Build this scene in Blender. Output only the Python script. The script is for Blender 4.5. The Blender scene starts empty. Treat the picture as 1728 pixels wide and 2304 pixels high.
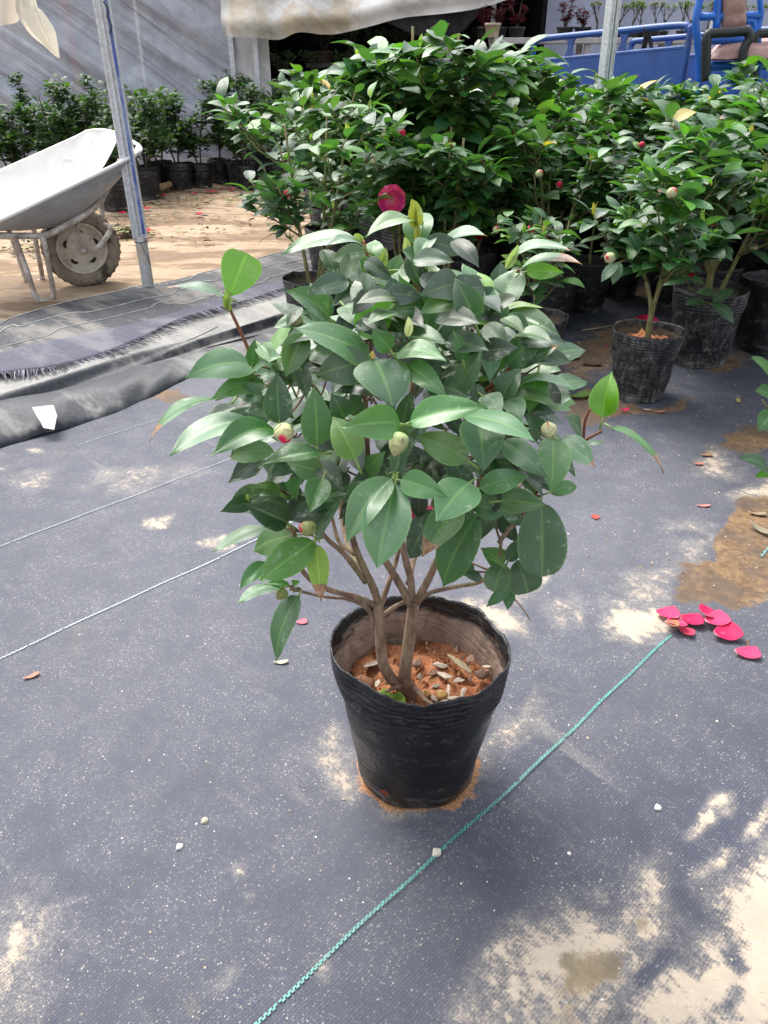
import bpy, math, random
import numpy as np
from mathutils import Vector, Matrix
R = math.radians
sc = bpy.context.scene
COL = sc.collection

# ------------------------------------------------------------------ camera
PITCH, CAM_H, F = R(30.3), 1.01, 1750.0
cam_data = bpy.data.cameras.new('camera')
cam_data.sensor_fit = 'VERTICAL'; cam_data.sensor_height = 36.0
cam_data.lens = F / 2304 * 36.0
cam_data.clip_start = 0.05; cam_data.clip_end = 400
cam = bpy.data.objects.new('camera', cam_data); COL.objects.link(cam)
cam.location = (0, 0, CAM_H); cam.rotation_euler = (R(90) - PITCH, 0, 0)
sc.camera = cam
# ------------------------------------------------------------------ sky and sun
SUN_EL, SUN_AZ = R(58), R(-35)
w = bpy.data.worlds.new('World'); sc.world = w; w.use_nodes = True
nt = w.node_tree; nt.nodes.clear()
sky = nt.nodes.new('ShaderNodeTexSky'); sky.sky_type = 'NISHITA'; sky.sun_disc = False
sky.sun_elevation = SUN_EL; sky.sun_rotation = SUN_AZ; sky.air_density = 1.0; sky.dust_density = 4.0
hs = nt.nodes.new('ShaderNodeHueSaturation'); hs.inputs['Saturation'].default_value = 0.35
bg = nt.nodes.new('ShaderNodeBackground'); bg.inputs['Strength'].default_value = 0.15
wo = nt.nodes.new('ShaderNodeOutputWorld')
nt.links.new(sky.outputs[0], hs.inputs['Color']); nt.links.new(hs.outputs[0], bg.inputs[0]); nt.links.new(bg.outputs[0], wo.inputs[0])
sd = bpy.data.lights.new('sun', 'SUN'); sd.energy = 1.15; sd.angle = R(28); sd.color = (1, 0.965, 0.91)
sun = bpy.data.objects.new('sun', sd); COL.objects.link(sun)
# direction towards the sun (sky rotation is measured from +Y, clockwise seen from above)
sdir = Vector((math.sin(SUN_AZ) * math.cos(SUN_EL), math.cos(SUN_AZ) * math.cos(SUN_EL), math.sin(SUN_EL)))
sun.rotation_euler = sdir.to_track_quat('Z', 'Y').to_euler(); sun.location = sdir * 30
sc.view_settings.view_transform = 'Standard'; sc.view_settings.look = 'None'
sc.view_settings.exposure = 1.52; sc.view_settings.gamma = 1.0
sc.cycles.max_bounces = 8; sc.cycles.transparent_max_bounces = 12
sc.cycles.diffuse_bounces = 4; sc.cycles.glossy_bounces = 3; sc.cycles.transmission_bounces = 4

# ------------------------------------------------------------------ pixel -> world helpers (design time coordinates)
def ray(px, py):
    u = (1152 - py) / F
    return np.array([(px - 864) / F, math.cos(PITCH) + u * math.sin(PITCH), -math.sin(PITCH) + u * math.cos(PITCH)])
CAMP = np.array([0, 0, CAM_H])
def G(px, py, z=0.0):
    v = ray(px, py); return CAMP + v * ((z - CAM_H) / v[2])
def AT(px, py, Y):
    v = ray(px, py); return CAMP + v * (Y / v[1])

# ------------------------------------------------------------------ object helpers
def tag(o, label=None, cat=None, group=None, kind=None):
    if label: o['label'] = label
    if cat: o['category'] = cat
    if group: o['group'] = group
    if kind: o['kind'] = kind
    return o
def empty(name, loc=(0, 0, 0), rz=0.0):
    o = bpy.data.objects.new(name, None); COL.objects.link(o)
    o.location = loc; o.rotation_euler = (0, 0, rz); o.empty_display_size = 0.1
    return o
def norm(v):
    n = np.linalg.norm(v); return v / n if n > 1e-9 else np.array([0, 0, 1.0])

class MB:
    def __init__(s): s.v = []; s.f = []; s.c = []; s.uv = []; s.n = 0
    def add(s, V, Fc, col=(1, 1, 1, 0), uv=None):
        V = np.asarray(V, float).reshape(-1, 3); k = len(V)
        s.v.append(V)
        s.f.extend([tuple(i + s.n for i in f) for f in Fc])
        col = np.asarray(col, float)
        s.c.append(np.tile(col, (k, 1)) if col.ndim == 1 else col)
        s.uv.append(np.zeros((k, 3)) if uv is None else uv)
        s.n += k
    def mesh(s, name, m, smooth=True):
        me = bpy.data.meshes.new(name)
        V = np.concatenate(s.v) if s.v else np.zeros((0, 3))
        me.from_pydata(V.tolist(), [], s.f)
        a = me.color_attributes.new('col', 'FLOAT_COLOR', 'POINT'); a.data.foreach_set('color', np.concatenate(s.c).astype(np.float32).ravel())
        b = me.attributes.new('luv', 'FLOAT_VECTOR', 'POINT'); b.data.foreach_set('vector', np.concatenate(s.uv).astype(np.float32).ravel())
        ms = m if isinstance(m, (list, tuple)) else [m]
        for q in ms: me.materials.append(q)
        if smooth: me.polygons.foreach_set('use_smooth', [True] * len(me.polygons))
        me.update(); return me
    def build(s, name, m, parent=None, smooth=True, loc=None):
        o = bpy.data.objects.new(name, s.mesh(name, m, smooth)); COL.objects.link(o)
        if loc is not None: o.location = loc
        if parent is not None: o.parent = parent
        return o

def box(mb, c, size, rot=None, col=(1, 1, 1, 0)):
    sx, sy, sz = [q / 2 for q in size]
    V = np.array([[x, y, z] for x in (-sx, sx) for y in (-sy, sy) for z in (-sz, sz)])
    if rot is not None: V = V @ np.array(rot).T
    mb.add(V + np.asarray(c), [(0, 1, 3, 2), (4, 6, 7, 5), (0, 4, 5, 1), (2, 3, 7, 6), (0, 2, 6, 4), (1, 5, 7, 3)], col)
def bevbox(mb, c, size, b=0.004, rot=None, col=(1, 1, 1, 0)):
    # chamfered box
    sx, sy, sz = [q / 2 for q in size]; V = []; idx = {}
    for x in (-1, 1):
        for y in (-1, 1):
            for z in (-1, 1):
                for k in range(3):
                    p = [x * sx, y * sy, z * sz]
                    for j in range(3):
                        if j != k: p[j] -= (x, y, z)[j] * b
                    idx[(x, y, z, k)] = len(V); V.append(p)
    Fs = []
    for k in range(3):
        a, d = [j for j in range(3) if j != k]
        for s_ in (-1, 1):
            q = []
            for (i, j) in ((-1, -1), (1, -1), (1, 1), (-1, 1)):
                t = [0, 0, 0]; t[k] = s_; t[a] = i; t[d] = j; q.append(idx[tuple(t) + (k,)])
            Fs.append(tuple(q))
    for k in range(3):
        a, d = [j for j in range(3) if j != k]
        for i in (-1, 1):
            for j in (-1, 1):
                t0 = [0, 0, 0]; t1 = [0, 0, 0]; t0[k] = -1; t1[k] = 1; t0[a] = t1[a] = i; t0[d] = t1[d] = j
                Fs.append((idx[tuple(t0) + (a,)], idx[tuple(t1) + (a,)], idx[tuple(t1) + (d,)], idx[tuple(t0) + (d,)]))
    for x in (-1, 1):
        for y in (-1, 1):
            for z in (-1, 1): Fs.append(tuple(idx[(x, y, z, k)] for k in range(3)))
    V = np.array(V)
    if rot is not None: V = V @ np.array(rot).T
    mb.add(V + np.asarray(c), Fs, col)

def spline(P, n):
    P = np.asarray(P, float)
    if len(P) == 2:
        t = np.linspace(0, 1, n)[:, None]; return P[0] * (1 - t) + P[1] * t
    Q = np.vstack([2 * P[0] - P[1], P, 2 * P[-1] - P[-2]]); out = []; m = len(P) - 1
    for i in range(n):
        s_ = i / (n - 1) * m; k = min(int(s_), m - 1); t = s_ - k
        p0, p1, p2, p3 = Q[k], Q[k + 1], Q[k + 2], Q[k + 3]
        out.append(.5 * ((2 * p1) + (-p0 + p2) * t + (2 * p0 - 5 * p1 + 4 * p2 - p3) * t * t + (-p0 + 3 * p1 - 3 * p2 + p3) * t ** 3))
    return np.array(out)
def tube(mb, P, r0, r1=None, n=6, sub=None, col=(1, 1, 1, 0), wob=0.0, rng=None, cap=True):
    P = np.asarray(P, float)
    m = sub if sub else max(2, len(P) * 3)
    C = spline(P, m); r1 = r0 if r1 is None else r1
    V = []; prev = None; uv = []
    for i in range(m):
        d = norm(C[min(i + 1, m - 1)] - C[max(i - 1, 0)])
        if prev is None:
            a = norm(np.cross(d, [0.3, 0.2, 1.0] if abs(d[2]) < .9 else [1.0, 0, 0]))
        else: a = norm(prev - d * np.dot(prev, d))
        prev = a; b = np.cross(d, a); t = i / (m - 1); r = r0 * (1 - t) + r1 * t
        if wob and rng: r *= 1 + rng.uniform(-wob, wob)
        for k in range(n):
            th = 2 * math.pi * k / n
            V.append(C[i] + (a * math.cos(th) + b * math.sin(th)) * r); uv.append((k / n, t, 0))
    Fs = []
    for i in range(m - 1):
        for k in range(n):
            k2 = (k + 1) % n
            Fs.append((i * n + k, i * n + k2, (i + 1) * n + k2, (i + 1) * n + k))
    if cap: Fs.append(tuple(range(n - 1, -1, -1))); Fs.append(tuple((m - 1) * n + k for k in range(n)))
    mb.add(V, Fs, col, np.array(uv))
def grid(mb, A, col=(1, 1, 1, 0), uv=None, flip=False):
    # A : (m, n, 3)
    m, n = A.shape[:2]
    Fs = []
    for i in range(m - 1):
        for j in range(n - 1):
            q = (i * n + j, i * n + j + 1, (i + 1) * n + j + 1, (i + 1) * n + j)
            Fs.append(q[::-1] if flip else q)
    c = col if np.ndim(col) == 1 else np.asarray(col).reshape(-1, 4)
    mb.add(A.reshape(-1, 3), Fs, c, None if uv is None else np.asarray(uv).reshape(-1, 3))
def lathe(mb, prof, n=32, center=(0, 0), wob=None, col=(1, 1, 1, 0), ax=1.0, ay=1.0, closed_bottom=False):
    V = []; m = len(prof); uv = []
    for i, (r, z) in enumerate(prof):
        for k in range(n):
            th = 2 * math.pi * k / n; dr, dz = wob(th, i, r, z) if wob else (0, 0)
            V.append((center[0] + (r + dr) * math.cos(th) * ax, center[1] + (r + dr) * math.sin(th) * ay, z + dz)); uv.append((k / n, i / max(1, m - 1), 0))
    Fs = [(i * n + k, i * n + (k + 1) % n, (i + 1) * n + (k + 1) % n, (i + 1) * n + k) for i in range(m - 1) for k in range(n)]
    if closed_bottom: Fs.append(tuple(range(n - 1, -1, -1)))
    mb.add(V, Fs, col, np.array(uv))

def sn(x, y, seed=0):   # cheap smooth 2D noise from sines, about -1..1
    r = random.Random(seed); s_ = 0
    for k in range(6):
        a = r.uniform(0, 6.28); f = r.uniform(.6, 1.9); s_ = s_ + np.sin((x * math.cos(a) + y * math.sin(a)) * f + r.uniform(0, 6.28))
    return s_ / 3.2

# ------------------------------------------------------------------ materials
class Mat:
    def __init__(s, name, rough=.6, spec=.5, metal=0):
        s.m = bpy.data.materials.new(name); s.m.use_nodes = True; s.nt = s.m.node_tree
        s.b = s.nt.nodes['Principled BSDF']; s.out = s.nt.nodes['Material Output']
        s.b.inputs['Roughness'].default_value = rough; s.b.inputs['Specular IOR Level'].default_value = spec; s.b.inputs['Metallic'].default_value = metal
    def n(s, t, **kw):
        q = s.nt.nodes.new(t)
        for k, v in kw.items(): setattr(q, k, v)
        return q
    def l(s, a, b): s.nt.links.new(a, b)
    def put(s, sock, v):
        if hasattr(v, 'default_value') or hasattr(v, 'is_linked'): s.l(v, sock)
        else:
            if isinstance(v, (tuple, list)) and len(v) == 3 and len(sock.default_value) == 4: v = tuple(v) + (1,)
            sock.default_value = v
    def attr(s, name): return s.n('ShaderNodeAttribute', attribute_name=name)
    def pos(s): return s.n('ShaderNodeTexCoord').outputs['Object']
    def world(s): return s.n('ShaderNodeNewGeometry').outputs['Position']
    def map(s, vec, scale=(1, 1, 1), rot=(0, 0, 0), loc=(0, 0, 0)):
        q = s.n('ShaderNodeMapping'); s.l(vec, q.inputs[0]); q.inputs['Scale'].default_value = scale; q.inputs['Rotation'].default_value = rot; q.inputs['Location'].default_value = loc
        return q.outputs[0]
    def noise(s, vec, scale, detail=4, rough=.6, dist=0, out='Fac'):
        q = s.n('ShaderNodeTexNoise'); s.l(vec, q.inputs['Vector']); q.inputs['Scale'].default_value = scale; q.inputs['Detail'].default_value = detail
        q.inputs['Roughness'].default_value = rough; q.inputs['Distortion'].default_value = dist; return q.outputs[out]
    def vor(s, vec, scale, feature='F1', out='Distance', rand=1.0):
        q = s.n('ShaderNodeTexVoronoi', feature=feature); s.l(vec, q.inputs['Vector']); q.inputs['Scale'].default_value = scale; q.inputs['Randomness'].default_value = rand
        return q.outputs[out]
    def wave(s, vec, scale, dist=0, direction='X', profile='SIN'):
        q = s.n('ShaderNodeTexWave', bands_direction=direction, wave_profile=profile); s.l(vec, q.inputs['Vector']); q.inputs['Scale'].default_value = scale; q.inputs['Distortion'].default_value = dist
        return q.outputs['Fac']
    def ramp(s, fac, a, b, c0=0.0, c1=1.0):
        q = s.n('ShaderNodeMapRange', interpolation_type='SMOOTHSTEP'); s.put(q.inputs[0], fac); q.inputs[1].default_value = a; q.inputs[2].default_value = b
        q.inputs[3].default_value = c0; q.inputs[4].default_value = c1; return q.outputs[0]
    def math(s, op, a, b=0.0, clamp=False):
        q = s.n('ShaderNodeMath', operation=op, use_clamp=clamp); s.put(q.inputs[0], a); s.put(q.inputs[1], b); return q.outputs[0]
    def mix(s, fac, a, b, mode='MIX'):
        q = s.n('ShaderNodeMix', data_type='RGBA', blend_type=mode, clamp_factor=True); s.put(q.inputs[0], fac); s.put(q.inputs[6], a); s.put(q.inputs[7], b); return q.outputs[2]
    def bump(s, h, strength=.3, dist=.002):
        q = s.n('ShaderNodeBump'); s.put(q.inputs['Height'], h); q.inputs['Strength'].default_value = strength; q.inputs['Distance'].default_value = dist
        s.l(q.outputs[0], s.b.inputs['Normal']); return q
    def base(s, c): s.put(s.b.inputs['Base Color'], c); return s
    def rough(s, c): s.put(s.b.inputs['Roughness'], c); return s

def leaf_material(name, rough=.36, dusty=.5, spec=.85):
    M = Mat(name, rough, spec); at = M.attr('col'); uv = M.attr('luv'); sep = M.n('ShaderNodeSeparateXYZ'); M.l(uv.outputs['Vector'], sep.inputs[0])
    P = M.pos()
    x = M.math('ABSOLUTE', sep.outputs[0]); y = sep.outputs[1]
    mid = M.ramp(x, .035, .1, 1, 0)
    edge = M.ramp(x, .86, 1.0, 0, 1)
    veins = M.wave(M.n('ShaderNodeCombineXYZ').outputs[0], 1)
    cmb = M.n('ShaderNodeCombineXYZ'); M.l(M.math('SUBTRACT', y, M.math('MULTIPLY', x, .22)), cmb.inputs[0])
    veins = M.wave(cmb.outputs[0], 2.6)
    n1 = M.noise(P, 30, 3); n2 = M.noise(P, 160, 4, .7)
    col = M.mix(M.ramp(n1, .3, .75, 0, .5), at.outputs['Color'], M.mix(1.0, at.outputs['Color'], (.62, .72, .62), 'MULTIPLY'))
    lite = M.mix(.5, M.mix(1.0, at.outputs['Color'], (2.6, 2.3, 2.0), 'MULTIPLY'), (.16, .26, .06))
    col = M.mix(M.math('MULTIPLY', mid, .55), col, lite)
    col = M.mix(M.math('MULTIPLY', edge, .38), col, lite)  # pale margin coloured as if edge-lit
    col = M.mix(M.math('MULTIPLY', M.ramp(veins, .75, 1.0), .22), col, lite)
    # dried brown tips: mask kept in the alpha of the colour attribute
    br = M.ramp(M.math('ADD', at.outputs['Alpha'], M.math('MULTIPLY', M.math('SUBTRACT', n1, .5), .5)), .42, .56)
    brc = M.mix(M.ramp(n2, .3, .7), (.14, .05, .02), (.36, .19, .09))
    col = M.mix(br, col, brc)
    # dried water marks and dust
    sp = M.math('MULTIPLY', M.ramp(M.noise(P, 40, 6, .8), .54, .70), M.ramp(n2, .45, .62))
    col = M.mix(M.math('MULTIPLY', sp, dusty), col, (.42, .46, .42))
    geo = M.n('ShaderNodeNewGeometry')
    back = M.mix(.45, M.mix(1.0, at.outputs['Color'], (2.3, 2.1, 1.5), 'MULTIPLY'), (.10, .17, .06))
    back = M.mix(br, back, brc)
    c2 = M.mix(geo.outputs['Backfacing'], col, back); M.base(c2)
    M.rough(M.math('ADD', M.math('ADD', M.math('MULTIPLY', sp, .25), M.math('MULTIPLY', geo.outputs['Backfacing'], .25)), M.ramp(n1, .2, .8, rough - .10, rough + .12)))
    M.bump(M.math('ADD', M.math('MULTIPLY', veins, .5), M.math('MULTIPLY', n2, .4)), .28, .0012)
    tr = M.n('ShaderNodeBsdfTranslucent'); M.put(tr.inputs['Color'], M.mix(1.0, c2, (2.2, 2.6, .9), 'MULTIPLY'))
    mx = M.n('ShaderNodeMixShader'); mx.inputs[0].default_value = .14
    M.l(M.b.outputs[0], mx.inputs[1]); M.l(tr.outputs[0], mx.inputs[2]); M.l(mx.outputs[0], M.out.inputs[0])
    return M.m
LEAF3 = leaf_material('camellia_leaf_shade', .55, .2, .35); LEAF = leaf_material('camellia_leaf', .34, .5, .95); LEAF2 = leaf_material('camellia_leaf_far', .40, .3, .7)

def bark_material(name, a, b, green=.25):
    M = Mat(name, .75, .25); P = M.pos(); n1 = M.noise(M.map(P, (1, 1, .35)), 90, 5, .7); n2 = M.noise(P, 14, 3)
    at = M.attr('col')
    c = M.mix(M.ramp(n1, .3, .7), a, b); c = M.mix(M.math('MULTIPLY', M.ramp(n2, .45, .65), green), c, (.14, .2, .05))
    c = M.mix(at.outputs['Alpha'], c, at.outputs['Color'])
    M.base(c); M.bump(n1, .5, .0015); return M.m
BARK = bark_material('bark_main', (.14, .085, .055), (.33, .225, .16)); BARK2 = bark_material('bark_olive', (.10, .09, .035), (.26, .23, .11), .5)
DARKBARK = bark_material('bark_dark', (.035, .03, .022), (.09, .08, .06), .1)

def pot_material(name, dust, inner=(.30, .20, .15), rough=.33):
    M = Mat(name, rough, .5); P = M.pos(); sep = M.n('ShaderNodeSeparateXYZ'); M.l(P, sep.inputs[0])
    at = M.attr('col')
    n1 = M.noise(M.map(P, (1, 1, 2.2), (.5, .4, 0)), 16, 6, .72, .6); n2 = M.noise(P, 120, 4, .7); n3 = M.noise(M.map(P, (1, 1, .35), (.0, .7, .3)), 34, 6, .8, 1.0)
    n1 = M.math('ADD', M.math('MULTIPLY', n1, .5), M.math('MULTIPLY', M.noise(M.map(P, (1, 1, .22)), 60, 5, .7), .5)) if dust > .3 else n1
    d = M.math('MULTIPLY', M.ramp(M.math('ADD', M.math('MULTIPLY', n1, .6), M.math('MULTIPLY', n3, .4)),   .525 - dust * .2, .68 - dust * .1), M.ramp(n2, .35, .65, .1, 1))
    low = M.ramp(sep.outputs[2], .0, .05, .45, 0)
    d = M.math('ADD', M.math('MULTIPLY', d, .42 + dust), M.math('MULTIPLY', low, M.ramp(n1, .4, .6)), True)
    c = M.mix(d, (.0045, .005, .0065), (.26, .25, .235))
    # inside wall coated with dried mud (colour attribute alpha), streaked darker towards the lip
    m = M.ramp(M.math('ADD', at.outputs['Alpha'], M.math('MULTIPLY', M.math('SUBTRACT', n1, .5), .8)), .4, .6)
    c = M.mix(m, c, M.mix(M.ramp(n3, .35, .65), inner, tuple(q * .55 for q in inner)))
    M.base(c); M.rough(M.math('ADD', M.math('MULTIPLY', M.math('ADD', d, m, True), .4), rough))
    M.bump(M.math('ADD', M.math('ADD', n1, M.math('MULTIPLY', M.noise(M.map(P, (1, 1, 2.5), (.3, .5, 0)), 9, 4, .6, 1.6), 1.6)), M.math('MULTIPLY', n2, .2)), .6, .008); return M.m
POT_MAIN = pot_material('black_plastic', .0, (.36, .26, .20), .24); POT_DUSTY = pot_material('dusty_plastic', .40, (.18, .15, .11), .5); POT_DARK = pot_material('old_black_plastic', .18, (.10, .08, .06), .42)

def soil_material(name, a, b):
    M = Mat(name, .9, .2); P = M.pos(); n1 = M.noise(P, 60, 6, .75); n2 = M.noise(P, 18, 4); v = M.vor(P, 130, out='Color')
    c = M.mix(M.ramp(n1, .3, .7), a, b); c = M.mix(M.ramp(n2, .5, .7, 0, .6), c, tuple(q * .45 for q in a))
    M.base(c); M.bump(n1, .9, .01); return M.m
SOIL = soil_material('orange_soil', (.24, .075, .03), (.52, .24, .12)); SOIL2 = soil_material('brown_soil', (.14, .06, .03), (.34, .17, .09))

def simple(name, c, rough=.6, spec=.4, metal=0, var=.25, scale=25, bump=.15, bd=.002, dirt=None, dirtamt=.5, dscale=8, dlo=.5, dhi=.65):
    M = Mat(name, rough, spec, metal); P = M.pos(); n1 = M.noise(P, scale, 5, .65)
    q = M.mix(M.ramp(n1, .3, .7), tuple(x * (1 - var) for x in c), tuple(min(1, x * (1 + var)) for x in c))
    if dirt:
        n2 = M.noise(P, dscale, 6, .7, .4); q = M.mix(M.math('MULTIPLY', M.ramp(n2, dlo, dhi), dirtamt), q, dirt)
        M.rough(M.ramp(n2, dlo, dhi, rough, min(1, rough + .3)))
    M.base(q)
    if bump: M.bump(n1, bump, bd)
    return M.m
def attr_mat(name, rough=.5, spec=.4, var=.2, scale=40, transl=0.0, bump=.2):
    M = Mat(name, rough, spec); P = M.pos(); n1 = M.noise(P, scale, 4, .65); at = M.attr('col')
    c = M.mix(M.ramp(n1, .25, .75), M.mix(1.0, at.outputs['Color'], (1 - var,) * 3, 'MULTIPLY'), at.outputs['Color']); M.base(c); M.bump(n1, bump, .001)
    if transl:
        tr = M.n('ShaderNodeBsdfTranslucent'); M.put(tr.inputs['Color'], c); mx = M.n('ShaderNodeMixShader'); mx.inputs[0].default_value = transl
        M.l(M.b.outputs[0], mx.inputs[1]); M.l(tr.outputs[0], mx.inputs[2]); M.l(mx.outputs[0], M.out.inputs[0])
    return M.m
def petal_material():
    M = Mat('petal', .55, .25); P = M.pos(); at = M.attr('col'); uv = M.attr('luv'); sep = M.n('ShaderNodeSeparateXYZ'); M.l(uv.outputs['Vector'], sep.inputs[0]); n1 = M.noise(P, 90, 5, .7); n2 = M.noise(P, 260, 3, .7)
    cmb = M.n('ShaderNodeCombineXYZ'); M.l(sep.outputs[0], cmb.inputs[0]); M.l(M.math('MULTIPLY', sep.outputs[1], .04), cmb.inputs[1]); st = M.noise(cmb.outputs[0], 9, 4, .7)
    c = M.mix(M.ramp(st, .35, .65), at.outputs['Color'], M.mix(1.0, at.outputs['Color'], (.88, .7, .75), 'MULTIPLY')); c = M.mix(M.ramp(n1, .55, .75, 0, .45), c, (.92, .28, .42))
    e = M.math('MULTIPLY', M.ramp(M.math('ABSOLUTE', sep.outputs[0]), .75, 1.0), M.ramp(n2, .4, .6)); c = M.mix(M.math('MULTIPLY', e, .5), c, (.35, .10, .08)); c = M.mix(M.math('MULTIPLY', M.ramp(sep.outputs[1], 1.6, .2), .5), c, (.9, .62, .6))
    M.base(c); M.bump(M.math('ADD', st, n1), .5, .002); tr = M.n('ShaderNodeBsdfTranslucent'); M.put(tr.inputs['Color'], c); mx = M.n('ShaderNodeMixShader'); mx.inputs[0].default_value = .3
    M.l(M.b.outputs[0], mx.inputs[1]); M.l(tr.outputs[0], mx.inputs[2]); M.l(mx.outputs[0], M.out.inputs[0]); return M.m
PETAL = petal_material(); BUD = attr_mat('bud_scales', .5, .3, .2, 120, .1, .3); LITTER = attr_mat('litter', .75, .25, .35, 80)
GALV = simple('galvanised_steel', (.58, .60, .63), .42, .5, .45, .18, 60, .1, .001, (.5, .45, .38), .35, 12)
RUSTY = simple('mud_stained_steel', (.54, .51, .47), .55, .4, .2, .2, 40, .4, .002, (.18, .11, .07), .6, 14, .42, .58)

# ------------------------------------------------------------------ ground
def polydist(X, Y, poly):
    """signed distance (positive inside) from the points to a polygon on the ground"""
    P = np.asarray(poly, float); n = len(P); best = np.full(X.shape, 1e9); ins = np.zeros(X.shape, bool)
    for i in range(n):
        a = P[i]; b = P[(i + 1) % n]; d = b - a; L = max(1e-12, d @ d)
        t = np.clip(((X - a[0]) * d[0] + (Y - a[1]) * d[1]) / L, 0, 1)
        best = np.minimum(best, np.hypot(X - a[0] - t * d[0], Y - a[1] - t * d[1]))
        with np.errstate(divide='ignore', invalid='ignore'):
            c = ((a[1] > Y) != (b[1] > Y)) & (X < (b[0] - a[0]) * (Y - a[1]) / (b[1] - a[1] + 1e-15) + a[0])
        ins ^= c
    return np.where(ins, best, -best)
def gpoly(pts): return [G(x, y)[:2] for x, y in pts]
def crop(ox, oy, s_): return lambda pts: [(ox + x / s_, oy + y / s_) for x, y in pts]
C7 = crop(900, 1700, 2.0036); C6 = crop(1200, 1000, 3.142); C8 = crop(0, 1700, 1.8433); CR6 = crop(1100, 400, 2.642); CL = crop(0, 550, 2.37)

def sheet_mesh():
    def steps(a, b, segs):
        out = [a]
        while out[-1] < b:
            s_ = next(st for lim, st in segs if out[-1] < lim); out.append(out[-1] + s_)
        return np.array(out)
    xs = steps(-4.2, 5.6, [(-1.6, .08), (-1.0, .02), (1.25, .009), (1.8, .02), (99, .08)])
    ys = steps(-1.6, 7.2, [(.35, .1), (2.2, .009), (3.2, .018), (99, .06)])
    X, Y = np.meshgrid(xs, ys, indexing='ij')
    sand = np.zeros_like(X); mud = np.zeros_like(X); dust = np.zeros_like(X)
    XW = X + .016 * sn(X * 22, Y * 22, 51) + .006 * sn(X * 75, Y * 75, 52); YW = Y + .016 * sn(X * 22, Y * 22, 53) + .006 * sn(X * 75, Y * 75, 54)
    def blob(arr, pts, soft, val, mode='max'):
        k_ = min(1, soft / .012); d = polydist(X + (XW - X) * k_, Y + (YW - Y) * k_, gpoly(pts)); sf = soft * 1.5 + .003; v = np.clip(d / sf * .5 + .5, 0, 1) * val
        if mode == 'max': np.maximum(arr, v, out=arr)
        else: arr -= np.clip(d / soft * .5 + .5, 0, 1) * val
    # pale dried sand, lower right
    blob(sand, C7([(1900, 300), (1659, 430), (1600, 520), (1490, 690), (1480, 850), (1300, 830), (1150, 1100), (1000, 1260), (1900, 1260)]), .03, 1.0)
    blob(sand, C7([(380, 970), (560, 770), (760, 700), (1000, 680), (1180, 480), (1270, 560), (1280, 700), (1220, 900), (1000, 930), (1000, 1250), (340, 1250)]), .035, .80)
    for q in ([(1400, 200), (1490, 170), (1460, 250), (1330, 400), (1290, 390)], [(1620, 200), (1680, 190), (1600, 370), (1530, 400), (1540, 330)], [(1450, 440), (1500, 450), (1480, 520), (1390, 600), (1370, 590)], [(860, 600), (920, 620), (930, 670), (880, 660)],
              [(950, 760), (1000, 740), (1000, 880), (900, 900)], [(1420, 300), (1480, 230), (1470, 300)]): blob(sand, C7(q), .006, .85)
    blob(sand, C7([(560, 1000), (900, 960), (1150, 860), (1240, 900), (1060, 1260), (420, 1260)]), .05, .74)
    blob(sand, C7([(380, 970), (470, 860), (560, 880), (540, 980), (430, 1080), (370, 1060)]), .02, .9)
    blob(sand, C7([(1400, 900), (1470, 900), (1540, 990), (1500, 1200), (1400, 1200), (1470, 1050)]), .012, .75, 'sub')
    blob(sand, C7([(1080, 1060), (1200, 910), (1220, 930), (1100, 1090)]), .01, .8, 'sub')
    # sand patches on the right
    for q, s_, v in (([(490, 1250), (620, 1210), (900, 1195), (1040, 1260), (1000, 1330), (650, 1400), (500, 1370)], .02, .95), ([(620, 960), (1000, 900), (960, 1090), (700, 1130)], .03, .62), ([(1380, 400), (1659, 250), (1760, 240), (1760, 400), (1540, 420)], .03, .95),
                     ([(1050, 700), (1300, 650), (1280, 840), (1040, 850)], .03, .66), ([(-60, 1010), (90, 930), (130, 960), (60, 1040), (-40, 1070)], .012, 1.0), ([(290, 1200), (370, 1180), (370, 1330), (320, 1320)], .01, .8), ([(880, 520), (1260, 560), (1240, 640), (900, 620)], .025, .55),
                     ([(1180, 0), (1330, 40), (1460, 170), (1400, 260), (1170, 230)], .03, .66), ([(-300, 980), (-60, 960), (90, 1120), (-60, 1200), (-300, 1130)], .02, .6), ([(0, 1150), (330, 1060), (380, 1150), (200, 1360), (0, 1300)], .03, .52), ([(600, 1090), (960, 1090), (980, 1200), (560, 1200)], .03, .6)):
        blob(sand, C6(q), s_, v)
    # around the main pot
    blob(sand, [(960, 1340), (1060, 1350), (1160, 1390), (1170, 1450), (1100, 1430), (1000, 1390)], .02, .75)
    blob(sand, [(1120, 1620), (1200, 1560), (1240, 1640), (1160, 1700), (1090, 1760), (1080, 1700)], .025, .66)
    blob(sand, [(690, 1700), (760, 1650), (810, 1730), (800, 1800), (750, 1770)], .025, .72)
    # left side: scattered dust, scuffed lower left corner
    blob(sand, [(-60, 2020), (90, 1990), (190, 2080), (130, 2300), (-60, 2330)], .05, .50)
    blob(sand, [(-60, 1040), (160, 1060), (120, 1130), (-60, 1110)], .03, .36)
    blob(sand, [(210, 1060), (440, 1040), (500, 1075), (300, 1130), (220, 1120)], .03, .38)
    for q in ([(330, 1170), (400, 1165), (385, 1195), (340, 1200)], [(520, 1960), (570, 1940), (572, 1985), (545, 1990)], [(560, 2035), (585, 2020), (585, 2045), (565, 2050)], [(475, 2235), (530, 2190), (535, 2200), (490, 2240)], [(430, 1235), (510, 1210), (540, 1250), (470, 1260)],
              [(702, 2165), (735, 2160), (740, 2200), (705, 2205)], [(60, 1015), (100, 1010), (105, 1025), (70, 1030)]): blob(sand, q, .007, .62)
    # speckled dust (soft, large)
    blob(dust, [(-100, 1000), (760, 900), (760, 1800), (-100, 1800)], .5, .75)
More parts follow.
